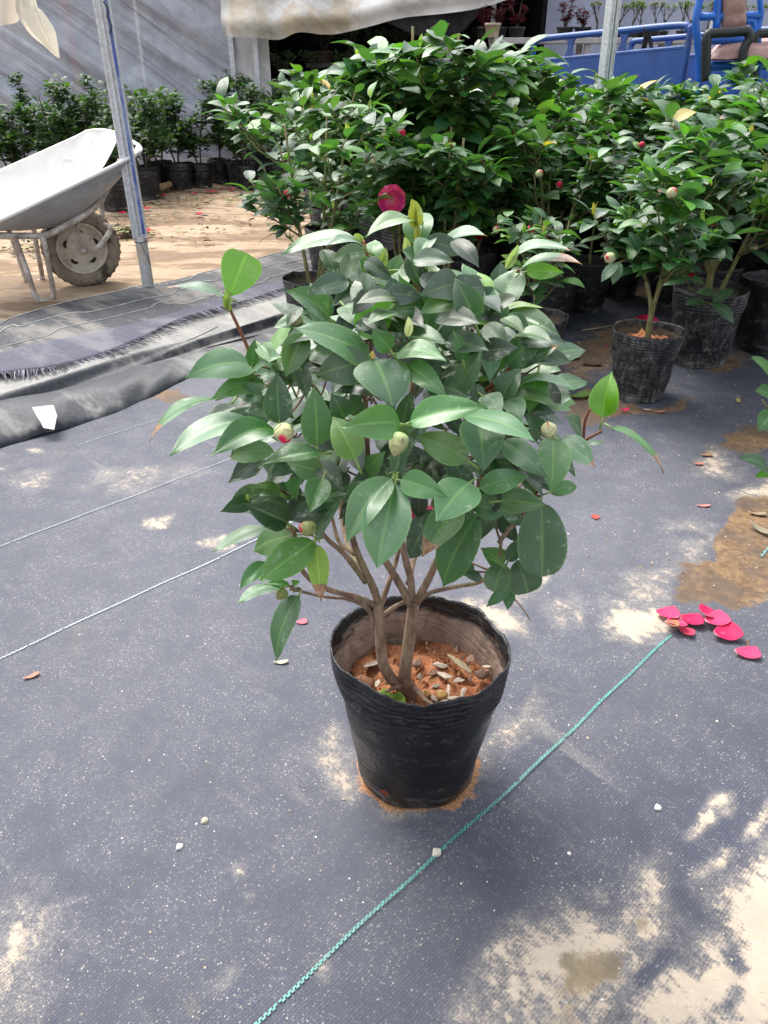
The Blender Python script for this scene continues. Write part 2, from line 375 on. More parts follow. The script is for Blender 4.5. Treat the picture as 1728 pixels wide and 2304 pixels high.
    blob(dust, [(760, 1150), (1500, 1000), (1700, 1300), (1300, 1600), (1130, 1500), (760, 1350)], .25, .7)
    blob(dust, [(900, 1900), (1500, 1700), (1300, 2300), (700, 2300)], .2, .3)
    blob(dust, [(380, 720), (640, 660), (700, 900), (300, 1000)], .15, .9)
    # wet brown mud
    _b = blob
    def blob(arr, pts, soft, val, mode='max'): _b(arr, pts, soft * 2.2 if arr is mud else soft, val, mode)
    for q, s_, v in (([(1850, 330), (1659, 400), (1530, 400), (1340, 520), (1310, 700), (1270, 830), (1030, 860), (1015, 1040), (980, 1080), (1020, 1130), (1200, 1130), (1400, 1165), (1540, 1140), (1680, 1040), (1850, 980)], .012, 1.0),
                     ([(1300, 20), (1330, -60), (1500, -110), (1800, -80), (1800, 60), (1500, 70), (1370, 50)], .015, 1.0), ([(1170, 45), (1230, 35), (1280, 70), (1230, 95), (1170, 80)], .006, .8)): blob(mud, C6(q), s_, v)
    for q, s_, v in (([(560, 1250), (740, 1320), (900, 1400), (1100, 1340), (1210, 1330), (1190, 1380), (1000, 1430), (740, 1440), (540, 1500), (430, 1400)], .015, 1.0), ([(400, 1100), (430, 1010), (560, 900), (740, 850), (900, 830), (1060, 900), (1000, 1000), (700, 1200), (600, 1240), (380, 1200)], .05, .8),
                     ([(1080, 1120), (1400, 1040), (1560, 1090), (1530, 1140), (1380, 1180), (1200, 1140)], .02, .9), ([(820, 640), (1050, 640), (1100, 760), (850, 760)], .03, .8), ([(1400, 1050), (1659, 1000), (1700, 1050), (1500, 1080)], .02, .7)):
        blob(mud, CR6(q), s_, v)
    blob(mud, [(320, 905), (360, 880), (420, 878), (425, 900), (370, 920)], .012, .8)
    for q in (C7([(1070, 640), (1140, 640), (1090, 800), (1030, 870), (970, 870), (1010, 760)]), C7([(1170, 740), (1240, 690), (1290, 690), (1260, 740), (1200, 780)]), C7([(720, 960), (800, 930), (1000, 920), (1000, 1100), (860, 1190), (740, 1190), (700, 1050)])): blob(mud, q, .012, .80)
    # wet orange sand hugging the base of the main pot
    cx, cy = G(945, 1765)[:2]; cy = .884
    ang = np.arctan2(Y - cy, X - cx); rr = np.hypot(X - cx, (Y - cy) * 1.06); rim = .0985 + .006 * np.sin(ang * 2 + 1) + .004 * np.sin(ang * 5) + .002 * np.sin(ang * 11)
    mo = np.clip((rim - rr) / .016 * .5 + .5, 0, 1)
    ring = mo
    z = .006 + .0015 * sn(X * 5, Y * 5, 3) + .0008 * sn(X * 19, Y * 19, 4) + .003 * sn(X * 1.2, Y * 1.2, 9) * np.clip((np.hypot(X - cx, Y - cy) - .1) * 4, 0, 1)
    z += .002 * ring + .0022 * np.clip(sand, 0, 1) * (.6 + .4 * sn(X * 40, Y * 40, 61)) + .0015 * mud * sn(X * 50, Y * 50, 62)
    sand = np.maximum(sand, np.clip(1 - (rr - rim) / .03, 0, 1) * (.42 + .2 * np.sin(ang * 3 + .8)) * (rr > rim - .01))
    A = np.stack([X, Y, z], -1); mb = MB()
    colr = np.stack([np.clip(sand, 0, 1), mud, dust, ring], -1)
    # the sheet ends on the left along the rolled hem (a diagonal); skip faces past it
    e0 = G(-200, 985)[:2]; e1 = G(443, 822)[:2]; e2 = G(700, 690)[:2]; e3 = np.array([-.05, 7.3])
    m, n = X.shape; hide = np.zeros_like(X, bool)
    ex = np.interp(Y, [-2, e0[1], e1[1], e2[1], 5.2, 7.4], [-9, e0[0], e1[0], e2[0], -.45, -.3])
    hide = X < ex
    V = A.reshape(-1, 3); H = hide.ravel(); Fs = []
    idx = np.arange(m * n).reshape(m, n)
    q = np.stack([idx[:-1, :-1], idx[1:, :-1], idx[1:, 1:], idx[:-1, 1:]], -1).reshape(-1, 4)
    q = q[~H[q].any(1)]
    mb.v = [V]; mb.f = q.tolist(); mb.c = [colr.reshape(-1, 4)]; mb.uv = [np.zeros((len(V), 3))]; mb.n = len(V)
    return mb

def weave_material():
    M = Mat('weed_mat', .7, .3); P = M.world(); at = M.attr('col'); sep = M.n('ShaderNodeSeparateColor'); M.l(at.outputs['Color'], sep.inputs[0]); ring = at.outputs['Alpha']
    D = M.map(P, (1, 1, 1), (0, 0, R(-45)))      # along the selvedge threads
    w1 = M.wave(D, 165, .15, 'X'); w2 = M.wave(D, 70, .3, 'Y'); wv = M.math('MULTIPLY', w1, w2)
    n_big = M.noise(P, 2.2, 5, .6); n_mid = M.noise(P, 11, 6, .7); n_fine = M.noise(P, 260, 3, .8); n_st = M.noise(M.map(D, (1, .42, 1)), 40, 7, .8)
    n_f2 = M.noise(P, 70, 5, .75)
    c = M.mix(M.ramp(n_mid, .3, .7), (.036, .041, .064), (.054, .060, .086))
    c = M.mix(M.ramp(n_big, .35, .65, 0, .5), c, (.06, .063, .076))
    c = M.mix(M.math('MULTIPLY', M.ramp(w1, .15, .8, 1, 0), .28), c, (.022, .024, .032))
    c = M.mix(M.math('MULTIPLY', M.ramp(w2, .4, .9), .2), c, (.12, .125, .15))
    # fine pale dust caught in the weave
    dd = M.math('MULTIPLY', M.ramp(M.math('ADD', M.math('MULTIPLY', n_mid, .55), M.math('MULTIPLY', sep.outputs[2], .45)), .2, .8), M.ramp(M.math('ADD', n_fine, M.math('MULTIPLY', n_f2, .4)), .5, .95))
    c = M.mix(M.math('MULTIPLY', dd, .30), c, (.38, .37, .37))
    smear = M.math('MULTIPLY', M.ramp(M.noise(M.map(D, (2.4, .55, 1)), 6, 7, .75, .3), .56, .74), M.ramp(n_fine, .35, .7, .4, 1)); c = M.mix(M.math('MULTIPLY', smear, .55), c, (.30, .275, .25))
    c = M.mix(M.math('MULTIPLY', sep.outputs[2], .55), c, (.165, .17, .195))
    # white grains
    for sc_, th, frac, a in ((62, .08, .95, .85), (120, .13, .945, .7), (23, .045, .90, .9), (260, .25, .91, .55), (420, .3, .84, .4)):
        v = M.n('ShaderNodeTexVoronoi', feature='F1'); M.l(P, v.inputs['Vector']); v.inputs['Scale'].default_value = sc_
        sp = M.n('ShaderNodeSeparateColor'); M.l(v.outputs['Color'], sp.inputs[0])
        on = M.math('MULTIPLY', M.math('GREATER_THAN', sp.outputs[0], frac), M.ramp(v.outputs['Distance'], th, th * 1.6, 1, 0))
        on = M.math('MULTIPLY', on, M.ramp(n_mid, .38, .6, .25, 1))
        c = M.mix(M.math('MULTIPLY', on, a), c, M.mix(sp.outputs[1], (.62, .58, .52), (.36, .27, .19)))
    # brown scuffs
    c = M.mix(M.math('MULTIPLY', M.ramp(M.noise(P, 7, 6, .75), .6, .72), .35), c, (.2, .16, .12))
    # dried sand
    e = M.math('ADD', M.math('MULTIPLY', M.math('SUBTRACT', n_st, .5), 1.5), M.math('MULTIPLY', M.math('SUBTRACT', n_f2, .5), 1.0))
    e = M.math('ADD', e, M.math('MULTIPLY', M.math('SUBTRACT', n_mid, .5), 1.1)); e = M.math('ADD', e, M.math('MULTIPLY', M.math('SUBTRACT', wv, .4), .14))
    haze_ = M.ramp(M.math('ADD', sep.outputs[0], M.math('MULTIPLY', M.math('SUBTRACT', n_mid, .5), .8)), .12, .7)
    c = M.mix(M.math('MULTIPLY', haze_, M.ramp(M.math('ADD', n_fine, M.math('MULTIPLY', n_f2, .5)), .6, 1.0, .15, .75)), c, (.42, .37, .31))
    s_ = M.ramp(M.math('ADD', sep.outputs[0], M.math('MULTIPLY', e, M.ramp(sep.outputs[0], .0, .35))), .45, .72)
    sandc = M.mix(M.ramp(n_mid, .3, .7), (.49, .41, .31), (.38, .32, .25)); sandc = M.mix(M.ramp(n_fine, .55, .85, 0, .5), sandc, (.34, .27, .2))
    sandc = M.mix(M.ramp(n_f2, .6, .75, 0, .35), sandc, (.4, .24, .15))
    c = M.mix(M.math('MULTIPLY', s_, .93), c, sandc)
    # wet mud
    m = M.ramp(M.math('ADD', sep.outputs[1], M.math('ADD', M.math('MULTIPLY', M.math('SUBTRACT', n_mid, .5), 1.1), M.math('MULTIPLY', M.math('SUBTRACT', n_f2, .5), .5))), .42, .62)
    mudc = M.mix(M.ramp(n_f2, .3, .7), (.10, .06, .032), (.26, .165, .085)); mudc = M.mix(M.ramp(M.noise(P, 5.5, 6, .75), .42, .58, 0, .8), mudc, (.085, .062, .05)); mudc = M.mix(M.ramp(n_fine, .6, .8, 0, .5), mudc, (.4, .27, .15))
    mudc = M.mix(M.ramp(sep.outputs[0], .3, .6), mudc, M.mix(M.ramp(n_mid, .35, .65), (.27, .20, .105), (.17, .135, .09)))
    c = M.mix(m, c, mudc)
    ring2 = M.ramp(M.math('ADD', ring, M.math('ADD', M.math('MULTIPLY', M.math('SUBTRACT', n_f2, .5), 1.1), M.math('MULTIPLY', M.math('SUBTRACT', n_mid, .5), 1.6))), .4, .75)
    c = M.mix(ring2, c, M.mix(M.ramp(n_fine, .3, .7), (.22, .085, .03), (.55, .31, .16)))
    M.base(c); M.rough(M.math('SUBTRACT', .78, M.math('MULTIPLY', m, M.ramp(n_big, .4, .6, .1, .38))))
    h = M.math('ADD', M.math('MULTIPLY', wv, M.math('SUBTRACT', .7, M.math('MULTIPLY', M.math('MAXIMUM', s_, m), .6))), M.math('ADD', M.math('MULTIPLY', s_, .8), M.math('MULTIPLY', n_f2, .8)))
    M.bump(M.math('ADD', h, M.math('MULTIPLY', n_fine, .25)), .5, .0022)
    return M.m
WEAVE = weave_material()

# soil of the yard, far beyond the frame
def yard_material():
    M = Mat('yard_soil', .85, .25); P = M.world(); nb = M.noise(M.map(P, (.6, 1.8, 1), (0, 0, R(12))), 1.9, 7, .7, .5); nm = M.noise(M.map(P, (.6, 1.5, 1)), 9, 7, .72); nf = M.noise(P, 110, 4, .75)
    c = M.mix(M.ramp(nm, .3, .7), (.30, .21, .135), (.46, .36, .255)); c = M.mix(M.ramp(nb, .44, .56, 0, .92), c, (.17, .105, .058)); c = M.mix(M.ramp(nm, .57, .68, 0, .8), c, (.17, .105, .06))
    c = M.mix(M.ramp(nf, .6, .78, 0, .45), c, (.2, .14, .1)); M.base(c); M.rough(M.ramp(nb, .5, .6, .88, .5)); M.bump(M.math('ADD', nm, M.math('MULTIPLY', nf, .3)), .7, .02); return M.m
YARD = yard_material()
xs = np.concatenate([np.linspace(-60, -5, 30), np.linspace(-4.9, 1, 120), np.linspace(1.5, 60, 30)]); ys = np.concatenate([np.linspace(-40, 2, 20), np.linspace(2.05, 8.5, 130), np.linspace(9, 90, 30)])
X, Y = np.meshgrid(xs, ys, indexing='ij'); Z = -.004 + np.where((np.abs(X) < 5) & (Y > 2) & (Y < 8.6), .008 * sn(X * 3, Y * 3, 1) + .004 * sn(X * 9, Y * 9, 2) - .008, -.004)
mb = MB(); grid(mb, np.stack([X, Y, Z], -1), flip=True); tag(mb.build('ground', YARD), kind='structure')
tag(sheet_mesh().build('paved_fabric_ground', WEAVE), kind='structure')
WM = bpy.data.objects['paved_fabric_ground']

# marker threads woven into the mat: a row of small slanting stitches along each
def thread(name, a, b, wd, m, col, pitch=.0075, tilt=.4, z=.0095):
    a = np.array(a[:2]); b = np.array(b[:2]); d = (b - a); L = np.hypot(*d); d = d / L; nrm = np.array([-d[1], d[0]]); mb = MB(); rng = random.Random(5); n = int(L / pitch)
    for i in range(n):
        for row in (0, 1):
            s0 = (i + row * .5) * pitch; off = (row - .5) * wd * .5 + .0022 * math.sin(s0 * 9 + L) + .0010 * math.sin(s0 * 31)
            if rng.random() < .03: continue
            p = a + d * s0 + nrm * off; q = [p + d * (-pitch * .36) - nrm * wd * .24, p + d * (pitch * .30) - nrm * wd * .26, p + d * (pitch * .38) + nrm * wd * .24, p + d * (-pitch * .28) + nrm * wd * .26]
            cxy = sum(q) / 4; zz = z + .0015 * sn(cxy[0] * 5, cxy[1] * 5, 3) + .0008 * sn(cxy[0] * 19, cxy[1] * 19, 4) + .003 * sn(cxy[0] * 1.2, cxy[1] * 1.2, 9) - .0012
            k = rng.uniform(.7, 1.1); mb.add([(u[0], u[1], zz + .0006 * (j in (1, 2))) for j, u in enumerate(q)], [(0, 1, 2, 3)], (col[0] * k, col[1] * k, col[2] * k, 0))
    return mb.build(name, m, WM, False)
THREAD = attr_mat('thread', .45, .4, .2, 300)
p0 = G(590, 2304); p1 = G(1520, 1430); dd = norm(p1 - p0)
thread('marker_thread', p0 - dd * .5, p1 - dd * .01, .0050, THREAD, (.07, .30, .26))
thread('marker_thread', G(1712, 1258), G(1712, 1258) + dd * .5, .006, THREAD, (.16, .34, .33))
p0 = G(0, 1495); thread('marker_thread', p0 - dd * .5, p0 + dd * 1.6, .0040, THREAD, (.42, .50, .49), .009)
p0 = G(0, 1240); thread('marker_thread', p0 - dd * .6, p0 + dd * 1.0, .0036, THREAD, (.34, .40, .40), .009)
p0 = G(0, 1020); thread('marker_thread', G(180, 1010), G(180, 1010) + dd * .5, .0028, THREAD, (.30, .35, .36), .011)

# ------------------------------------------------------------------ leaf builder
def leaf(mb, base, tip, nrm, width, bow=.08, fold=.12, curl=0.0, nseg=6, nac=2, col=(.04, .09, .045), brown=0.0, serr=0.0, sh=(.62, .8), twist=0.0, side_bow=0.0, rng=random):
    base = np.asarray(base, float); tip = np.asarray(tip, float); d = tip - base; L = np.linalg.norm(d)
    if L < 1e-5: return
    d /= L; n = nrm - d * np.dot(nrm, d); n = norm(n); s_ = np.cross(d, n)
    T = np.linspace(0, 1, nseg + 1); S = np.linspace(-1, 1, 2 * nac + 1)
    a, b = sh; pk = a / (a + b); mx = pk ** a * (1 - pk) ** b
    t = T[:, None]; ss = S[None, :]
    w = (np.clip(t, 0, 1) ** a) * (np.clip(1 - t, 0, 1) ** b) / mx
    w = w * (1 - .35 * np.clip((t - .82) / .18, 0, 1)) if b > .7 else w
    w = np.maximum(w, .02)
    if serr > 0:
        w = w * (1 + serr * np.where((np.arange(nseg + 1) % 2)[:, None] == 1, 1, -1) * (np.abs(ss) > .95))
    al = t + 0 * ss
    hh = bow * L * 4 * t * (1 - t) + fold * np.abs(ss) * w * width * .5 - curl * (ss ** 2) * w * width * .5
    wave = .012 * L * np.sin(t * 9 + ss * 2.2 + base[0] * 60) * np.abs(ss)
    lat = ss * w * width * .5 + side_bow * L * 4 * t * (1 - t)
    V = base + d * (al * L)[..., None] + s_[None, None] * lat[..., None] + n * (hh + wave)[..., None]
    if twist: V = V
    c = np.zeros(al.shape + (4,)); c[..., :3] = col; c[..., 3] = np.clip((al - (1 - brown)) / .12 * .5 + .5, 0, 1) if brown > 0 else 0
    uv = np.stack([ss + 0 * t, al * 10, 0 * al], -1)
    m_, n_ = al.shape
    if twist:
        for i in range(m_):
            th = twist * T[i]; ct, st = math.cos(th), math.sin(th); ctr = base + d * (T[i] * L) + n * (bow * L * 4 * T[i] * (1 - T[i])) + s_ * side_bow * L * 4 * T[i] * (1 - T[i])
            for j in range(n_):
                r = V[i, j] - ctr; x_ = np.dot(r, s_); y_ = np.dot(r, n); V[i, j] = ctr + s_ * (x_ * ct - y_ * st) + n * (x_ * st + y_ * ct) + d * np.dot(r, d)
    grid(mb, V, c, uv)

GREENS = [(.014, .056, .018), (.020, .074, .022), (.027, .094, .024), (.018, .066, .026), (.045, .135, .025)]
BRIGHT = [(.045, .16, .008), (.06, .19, .010), (.085, .21, .02)]
YOUNG = [(.32, .38, .06), (.42, .40, .08), (.35, .30, .05), (.45, .28, .07)]

# flower, bud
def flower_mesh(name, rad, seed, col=(.72, .02, .10), layers=5, openk=1.0, pink=0.15):
    rng = random.Random(seed); mb = MB()
    for k in range(layers):
        f = k / max(1, layers - 1); n = 5 + k % 2 + (2 if k > 2 else 0)
        for i in range(n):
            th = 2 * math.pi * (i + .5 * (k % 2)) / n + rng.uniform(-.15, .15)
            up = (.15 + 1.15 * (1 - f)) / openk; out = np.array([math.cos(th), math.sin(th), 0]); r = rad * (.55 + .45 * f)
            b = out * rad * .08 + np.array([0, 0, .02 * rad]); tp = b + (out * math.cos(up) + np.array([0, 0, 1]) * math.sin(up)) * r
            nn = np.array([0, 0, 1]) * math.cos(up) - out * math.sin(up)
            kk = rng.uniform(.75, 1.15); cc = (min(1, col[0] * kk), col[1] + pink * rng.random() * .4, col[2] + pink * rng.random() * .6)
            leaf(mb, b, tp, nn, r * rng.uniform(.85, 1.1), -.18, .0, -.35, 6, 3, cc, sh=(.7, .25), rng=rng)
    tube(mb, [(0, 0, -.3 * rad), (0, 0, .02 * rad)], .1 * rad, .16 * rad, 6, col=(.2, .3, .08, 0))
    return mb.mesh(name, PETAL)
def bud_mesh(name, r, length, tipcol, seed=0, green=(.42, .46, .20), redfrac=.3, side=False):
    mb = MB(); rng = random.Random(seed); m, n = 14, 16; V = []; Cc = []
    for i in range(m + 1):
        t = i / m; rr = r * math.sin(math.pi * min(1, t * 1.0) ** .85) ** .75 if 0 < t < 1 else .0008
        for k in range(n):
            th = 2 * math.pi * k / n; ridge = 1 + .05 * math.cos(3 * th + t * 7)
            V.append((rr * ridge * math.cos(th), rr * ridge * math.sin(th), t * length))
            q = 1 if (t > 1 - redfrac + .10 * math.sin(2 * th)) else 0
            if side: q = 1 if ((math.cos(th) > .55) and .5 < t < .93) else 0
            g = [green[j] * (.62 + .45 * ((t * 4.2 + .9 * math.sin(1.5 * th)) % 1)) * (1, .97, .85)[j] for j in range(3)]
            Cc.append(tuple(tipcol if q else g) + (0,))
    Fs = [(i * n + k, i * n + (k + 1) % n, (i + 1) * n + (k + 1) % n, (i + 1) * n + k) for i in range(m) for k in range(n)]
    mb.add(V, Fs, np.array(Cc)); 
    for k in range(5):   # sepals hugging the base
        th = k * 1.257; o = np.array([math.cos(th), math.sin(th), 0])
        leaf(mb, (0, 0, 0), tuple(o * r * 1.02 + np.array([0, 0, length * .42])), o, r * 1.1, .28, 0, .3, 5, 2, (green[0] * .75, green[1] * .85, green[2] * .7), sh=(.6, .4))
    return mb.mesh(name, BUD)
def orient(o, pos, direction, parent, roll=0.0):
    q = Vector(direction).to_track_quat('Z', 'Y'); o.rotation_mode = 'QUATERNION'; o.rotation_quaternion = q @ Matrix.Rotation(roll, 4, 'Z').to_quaternion()
    o.location = pos
    if parent is not None:
        o.parent = parent; pm = Matrix.Translation(parent.location) @ parent.rotation_euler.to_matrix().to_4x4() @ Matrix.Diagonal(tuple(parent.scale) + (1,)); inv = pm.inverted()
        o.location = inv @ Vector(pos); o.rotation_quaternion = inv.to_quaternion() @ o.rotation_quaternion; o.scale = [s_ / parent.scale[0] for s_ in o.scale]
    return o
def place_mesh(name, me, pos, direction, parent, roll=0.0, scale=1.0):
    o = bpy.data.objects.new(name, me); COL.objects.link(o); o.scale = (scale,) * 3; return orient(o, pos, direction, parent, roll)

# ------------------------------------------------------------------ plant pots
def pot_mesh(name, rt, rb, h, m, seed, wav=.006, sq=1.0, n=56, rings=6, hole=None):
    rng = random.Random(seed); ph = [rng.uniform(0, 6.28) for _ in range(8)]
    def w_(th, i, r, z):
        t = z / h
        k = wav * (t ** 2.0)
        dr = k * (math.sin(2 * th + ph[0]) + .5 * math.sin(5 * th + ph[1]) + .25 * math.sin(11 * th + ph[2])) + .0018 * math.sin(3 * th + 9 * t + ph[3]) + .0014 * math.sin(7 * th - 14 * t + ph[4]) + .0016 * max(0, math.sin(2 * th + 6 * t + ph[5])) ** 3 * math.sin(math.pi * min(1, t / .74))
        dz = 0
        if t > .93: dz = k * (.6 * math.sin(3 * th + ph[5]) + .35 * math.sin(9 * th + ph[6]) + .3 * math.sin(23 * th + ph[7]) + .2 * math.sin(41 * th))
        return dr, dz
    prof = [(rb * .94, 0.001), (rb * .985, .003), (rb, .010)]
    z0 = h * .74
    for i in range(1, 11): t = i / 10; prof.append((rb + (rt - rb) * (.010 + (z0 - .01) * t) / h, .010 + (z0 - .01) * t))
    step = (h - z0) / (rings + .5)
    for k in range(rings):
        for q, a in ((.15, 0), (.35, .0016), (.6, .0016), (.8, 0)):
            z = z0 + step * (k + q); prof.append((rb + (rt - rb) * z / h + a, z))
    prof.append((rt + .001, h)); no = len(prof)
    prof.append((rt - .0012, h + .0002))
    for z in np.linspace(h - .004, h * .55, 22): prof.append((rb + (rt - rb) * z / h - .0022 + .0012 * math.sin(z * 2 * math.pi / step) * (z > z0), z))
    mb = MB(); V0 = mb.n
    lathe(mb, prof, n, wob=w_, ay=sq, closed_bottom=True)
    c = mb.c[0].copy(); c[:, 3] = 0
    zz = mb.v[0][:, 2]; inner = np.arange(len(c)) >= no * n
    c[inner, 3] = np.clip(1.25 - (zz[inner] - h * .62) / (h * .38) * 1.05, 0, 1)
    mb.c[0] = c
    return mb.mesh(name, m)
def soil_mesh(name, r, z, m, seed, sq=1.0, amp=.006, lump=.4):
    n, k = 40, 14; V = [(0, 0, z + amp)]; Fs = []
    for i in range(1, k + 1):
        for j in range(n):
            th = 2 * math.pi * j / n; rr = r * i / k; x, y = rr * math.cos(th), rr * math.sin(th) * sq
            V.append((x, y, z + amp * (1.2 * sn(x * 60, y * 60, seed) + lump * 2 * sn(x * 170, y * 170, seed + 1)) - .004 * (i / k) ** 3))
    for j in range(n): Fs.append((0, 1 + j, 1 + (j + 1) % n))
    for i in range(k - 1):
        for j in range(n): a = 1 + i * n; Fs.append((a + j, a + n + j, a + n + (j + 1) % n, a + (j + 1) % n))
    mb = MB(); mb.add(V, Fs); return mb.mesh(name, m)

# ------------------------------------------------------------------ MAIN PLANT
Y0 = .884; MX = float(AT(945, 1478, .877)[0])
main = tag(empty('potted_camellia', (MX, Y0, .008)), 'nearest camellia, big dark leaves and pale buds, in a crumpled black pot', 'potted plant')
mo = Vector(main.location)
def W(o):      # parts of the main plant are built in world coordinates, then moved under their Empty
    o.parent = main; o.location = -mo; return o
pot = bpy.data.objects.new('plastic_pot', pot_mesh('plastic_pot', .129, .090, .262, POT_MAIN, 11, .0042, .93, 96, 6)); COL.objects.link(pot); pot.parent = main
so = bpy.data.objects.new('soil', soil_mesh('soil', .1135, .182, SOIL, 5, .93, .006)); COL.objects.link(so); so.parent = main
mb = MB(); th0 = -2.12
for k in range(1):    # torn drainage hole near the foot of the pot with soil showing
    n = 14; cpt = np.array([math.cos(th0), math.sin(th0) * .93, 0]); rr = .0985; ctr = cpt * rr + np.array([0, 0, .038]); sd_ = np.array([-math.sin(th0), math.cos(th0), 0])
    V = [ctr + cpt * .0022] + [ctr + cpt * .0016 + sd_ * math.cos(q) * .0085 * (1 + .2 * math.sin(3 * q)) + np.array([0, 0, 1]) * math.sin(q) * .0055 for q in [2 * math.pi * i / n for i in range(n)]]
    mb.add(V, [(0, 1 + i, 1 + (i + 1) % n) for i in range(n)], (.16, .04, .02, 0))
h_ = mb.build('drainage_hole', LITTER); h_.parent = main

rng = random.Random(7)
Z5 = lambda x, y, Y: AT(700 + x / 3.318, 1300 + y / 3.318, Y)
A_ = lambda x, y: (320 + x / 2.592, 440 + y / 2.592)
B_ = lambda x, y: (880 + x / 2.592, 440 + y / 2.592)
C_ = lambda x, y: (320 + x / 2.592, 900 + y / 2.592)
D_ = lambda x, y: (880 + x / 2.592, 850 + y / 2.592)
tb = MB()
YT = .862
tube(tb, [Z5(770, 905, YT), Z5(735, 850, YT), Z5(700, 740, YT), Z5(720, 560, YT), Z5(742, 380, YT + .005), Z5(765, 200, YT + .01)], .0105, .0082, 14, 40, wob=.05, rng=rng)
tube(tb, [Z5(740, 850, YT), Z5(640, 790, YT), Z5(565, 700, YT - .005), Z5(530, 600, YT - .01), Z5(512, 400, YT - .01), Z5(500, 190, YT - .01)], .0092, .0070, 12, 34, wob=.05, rng=rng)
tube(tb, [Z5(755, 835, YT), Z5(800, 850, YT - .02), Z5(850, 910, YT - .04), Z5(930, 960, YT - .06)], .006, .002, 8, 14, wob=.05, rng=rng)
tube(tb, [Z5(700, 800, YT), Z5(620, 820, YT - .012), Z5(560, 850, YT - .03)], .005, .002, 8, 12, wob=.05, rng=rng)
tube(tb, [Z5(740, 800, YT), Z5(780, 820, YT + .02), Z5(840, 800, YT + .05)], .006, .002, 8, 12, wob=.05, rng=rng)
def br(pts, r0, r1, n=8): tube(tb, pts, r0 * .82, r1 * .8, n, len(pts) * 5, wob=.06, rng=rng)
aC = lambda x, y, Y: AT(*C_(x, y), Y)
aD = lambda x, y, Y: AT(*D_(x, y), Y)
aB = lambda x, y, Y: AT(*B_(x, y), Y)
aA = lambda x, y, Y: AT(*A_(x, y), Y)
# main forks seen below the crown
nodes = []
def fork(pts, r0, r1): br(pts, r0, r1); nodes.append((pts[-1], r1)); nodes.append((pts[-2], r1 * 1.15)); nodes.append((spline(pts, 9)[6], r1 * 1.1))
fork([aC(1385, 1200, .855), aC(1340, 1080, .85), aC(1270, 930, .84), aC(1225, 800, .83), aC(1180, 600, .82), aC(1120, 380, .80)], .0072, .0042)
fork([aC(1395, 1190, .855), aC(1440, 1060, .87), aC(1480, 940, .89), aC(1500, 820, .90), aC(1480, 560, .92)], .0048, .003)
fork([aC(1300, 1060, .848), aC(1180, 900, .82), aC(1070, 800, .80), aC(960, 620, .78)], .0048, .003)
fork([aC(1240, 900, .84), aC(1150, 830, .86), aC(1110, 700, .88), aC(1040, 420, .90)], .0036, .0025)
fork([aC(1365, 1200, .855), aC(1250, 1150, .83), aC(1100, 1110, .80), aC(985, 1050, .78), aC(920, 960, .77), aC(880, 760, .76)], .0052, .0032)
fork([aC(1280, 1160, .84), aC(1080, 1150, .80), aC(940, 1120, .77), aC(865, 1105, .75)], .0030, .0018)
br([Z5(480, 380, YT - .008), Z5(440, 260, YT - .012), Z5(360, 190, YT - .02), Z5(250, 150, YT - .03)], .0042, .0034)
br([Z5(525, 290, YT - .01), Z5(600, 230, YT - .0), Z5(700, 180, YT + .005), Z5(760, 170, YT + .008)], .0035, .004)
fork([aD(110, 1320, .87), aD(60, 1220, .87), aD(5, 1130, .865), aD(-60, 1010, .86), aD(-100, 800, .86), aD(-130, 600, .86)], .0075, .0045)
fork([aD(120, 1300, .87), aD(115, 1180, .88), aD(85, 1060, .89), aD(60, 900, .90), aD(90, 600, .91), aD(100, 300, .92)], .0068, .0045)
fork([aD(150, 1310, .87), aD(215, 1180, .86), aD(290, 1030, .84), aD(400, 900, .82), aD(500, 700, .80), aD(560, 450, .79)], .0076, .0045)
fork([aD(160, 1300, .87), aD(240, 1250, .85), aD(400, 1215, .82), aD(520, 1190, .79), aD(620, 1110, .77), aD(640, 960, .76)], .004, .0026)
fork([aD(630, 960, .76), aD(690, 880, .78), aD(740, 840, .80), aD(820, 700, .82)], .0035, .0026)
fork([aD(300, 1000, .84), aD(420, 900, .90), aD(600, 800, .95), aD(760, 620, .96)], .004, .003)
fork([aD(100, 1200, .88), aD(150, 1000, .95), aD(250, 700, 1.0), aD(320, 300, 1.02)], .005, .003)
fork([aC(1300, 1000, .845), aC(1200, 850, .93), aC(1150, 600, .98), aC(1100, 200, 1.0)], .005, .003)
# upper framework
fork([aD(100, 300, .92), aB(150, 900, .90), aB(200, 700, .89)], .0045, .0028)
fork([aD(-130, 600, .86), aA(1300, 1150, .85), aA(1330, 900, .85), aA(1350, 700, .87)], .0045, .0026)
fork([aC(1120, 380, .80), aA(1050, 1200, .82), aA(900, 1000, .83)], .004, .0025)
fork([aD(560, 450, .79), aB(560, 1250, .80), aB(600, 1050, .83)], .004, .0025)
RED = (.17, .065, .035, 1)
def twig(pts, r0, r1, c=RED): tube(tb, pts, r0, r1, 7, len(pts) * 4, col=c, wob=.05, rng=rng)
twig([aA(900, 1000, .83), aA(720, 1050, .82), aA(650, 960, .82), aA(590, 830, .83), aA(515, 670, .84)], .0026, .0017)
twig([aA(515, 670, .84), aA(490, 590, .84)], .0028, .0022, (.28, .36, .08, 1))
twig([aA(1350, 700, .87), aA(1330, 610, .86), aA(1370, 475, .86), aA(1310, 340, .87), aA(1290, 260, .88)], .0026, .0016)
twig([aB(200, 700, .89), aB(135, 480, .90), aB(150, 320, .90), aB(150, 260, .90)], .0026, .0018)
twig([aB(150, 270, .90), aB(148, 180, .90)], .0022, .0016, (.4, .36, .1, 1))
twig([aB(600, 1050, .83), aB(470, 920, .85), aB(480, 740, .86), aB(505, 620, .86)], .0026, .0018)
twig([aB(600, 1050, .83), aB(640, 800, .86), aB(650, 600, .87), aB(700, 520, .87), aB(745, 430, .87)], .0026, .0016)
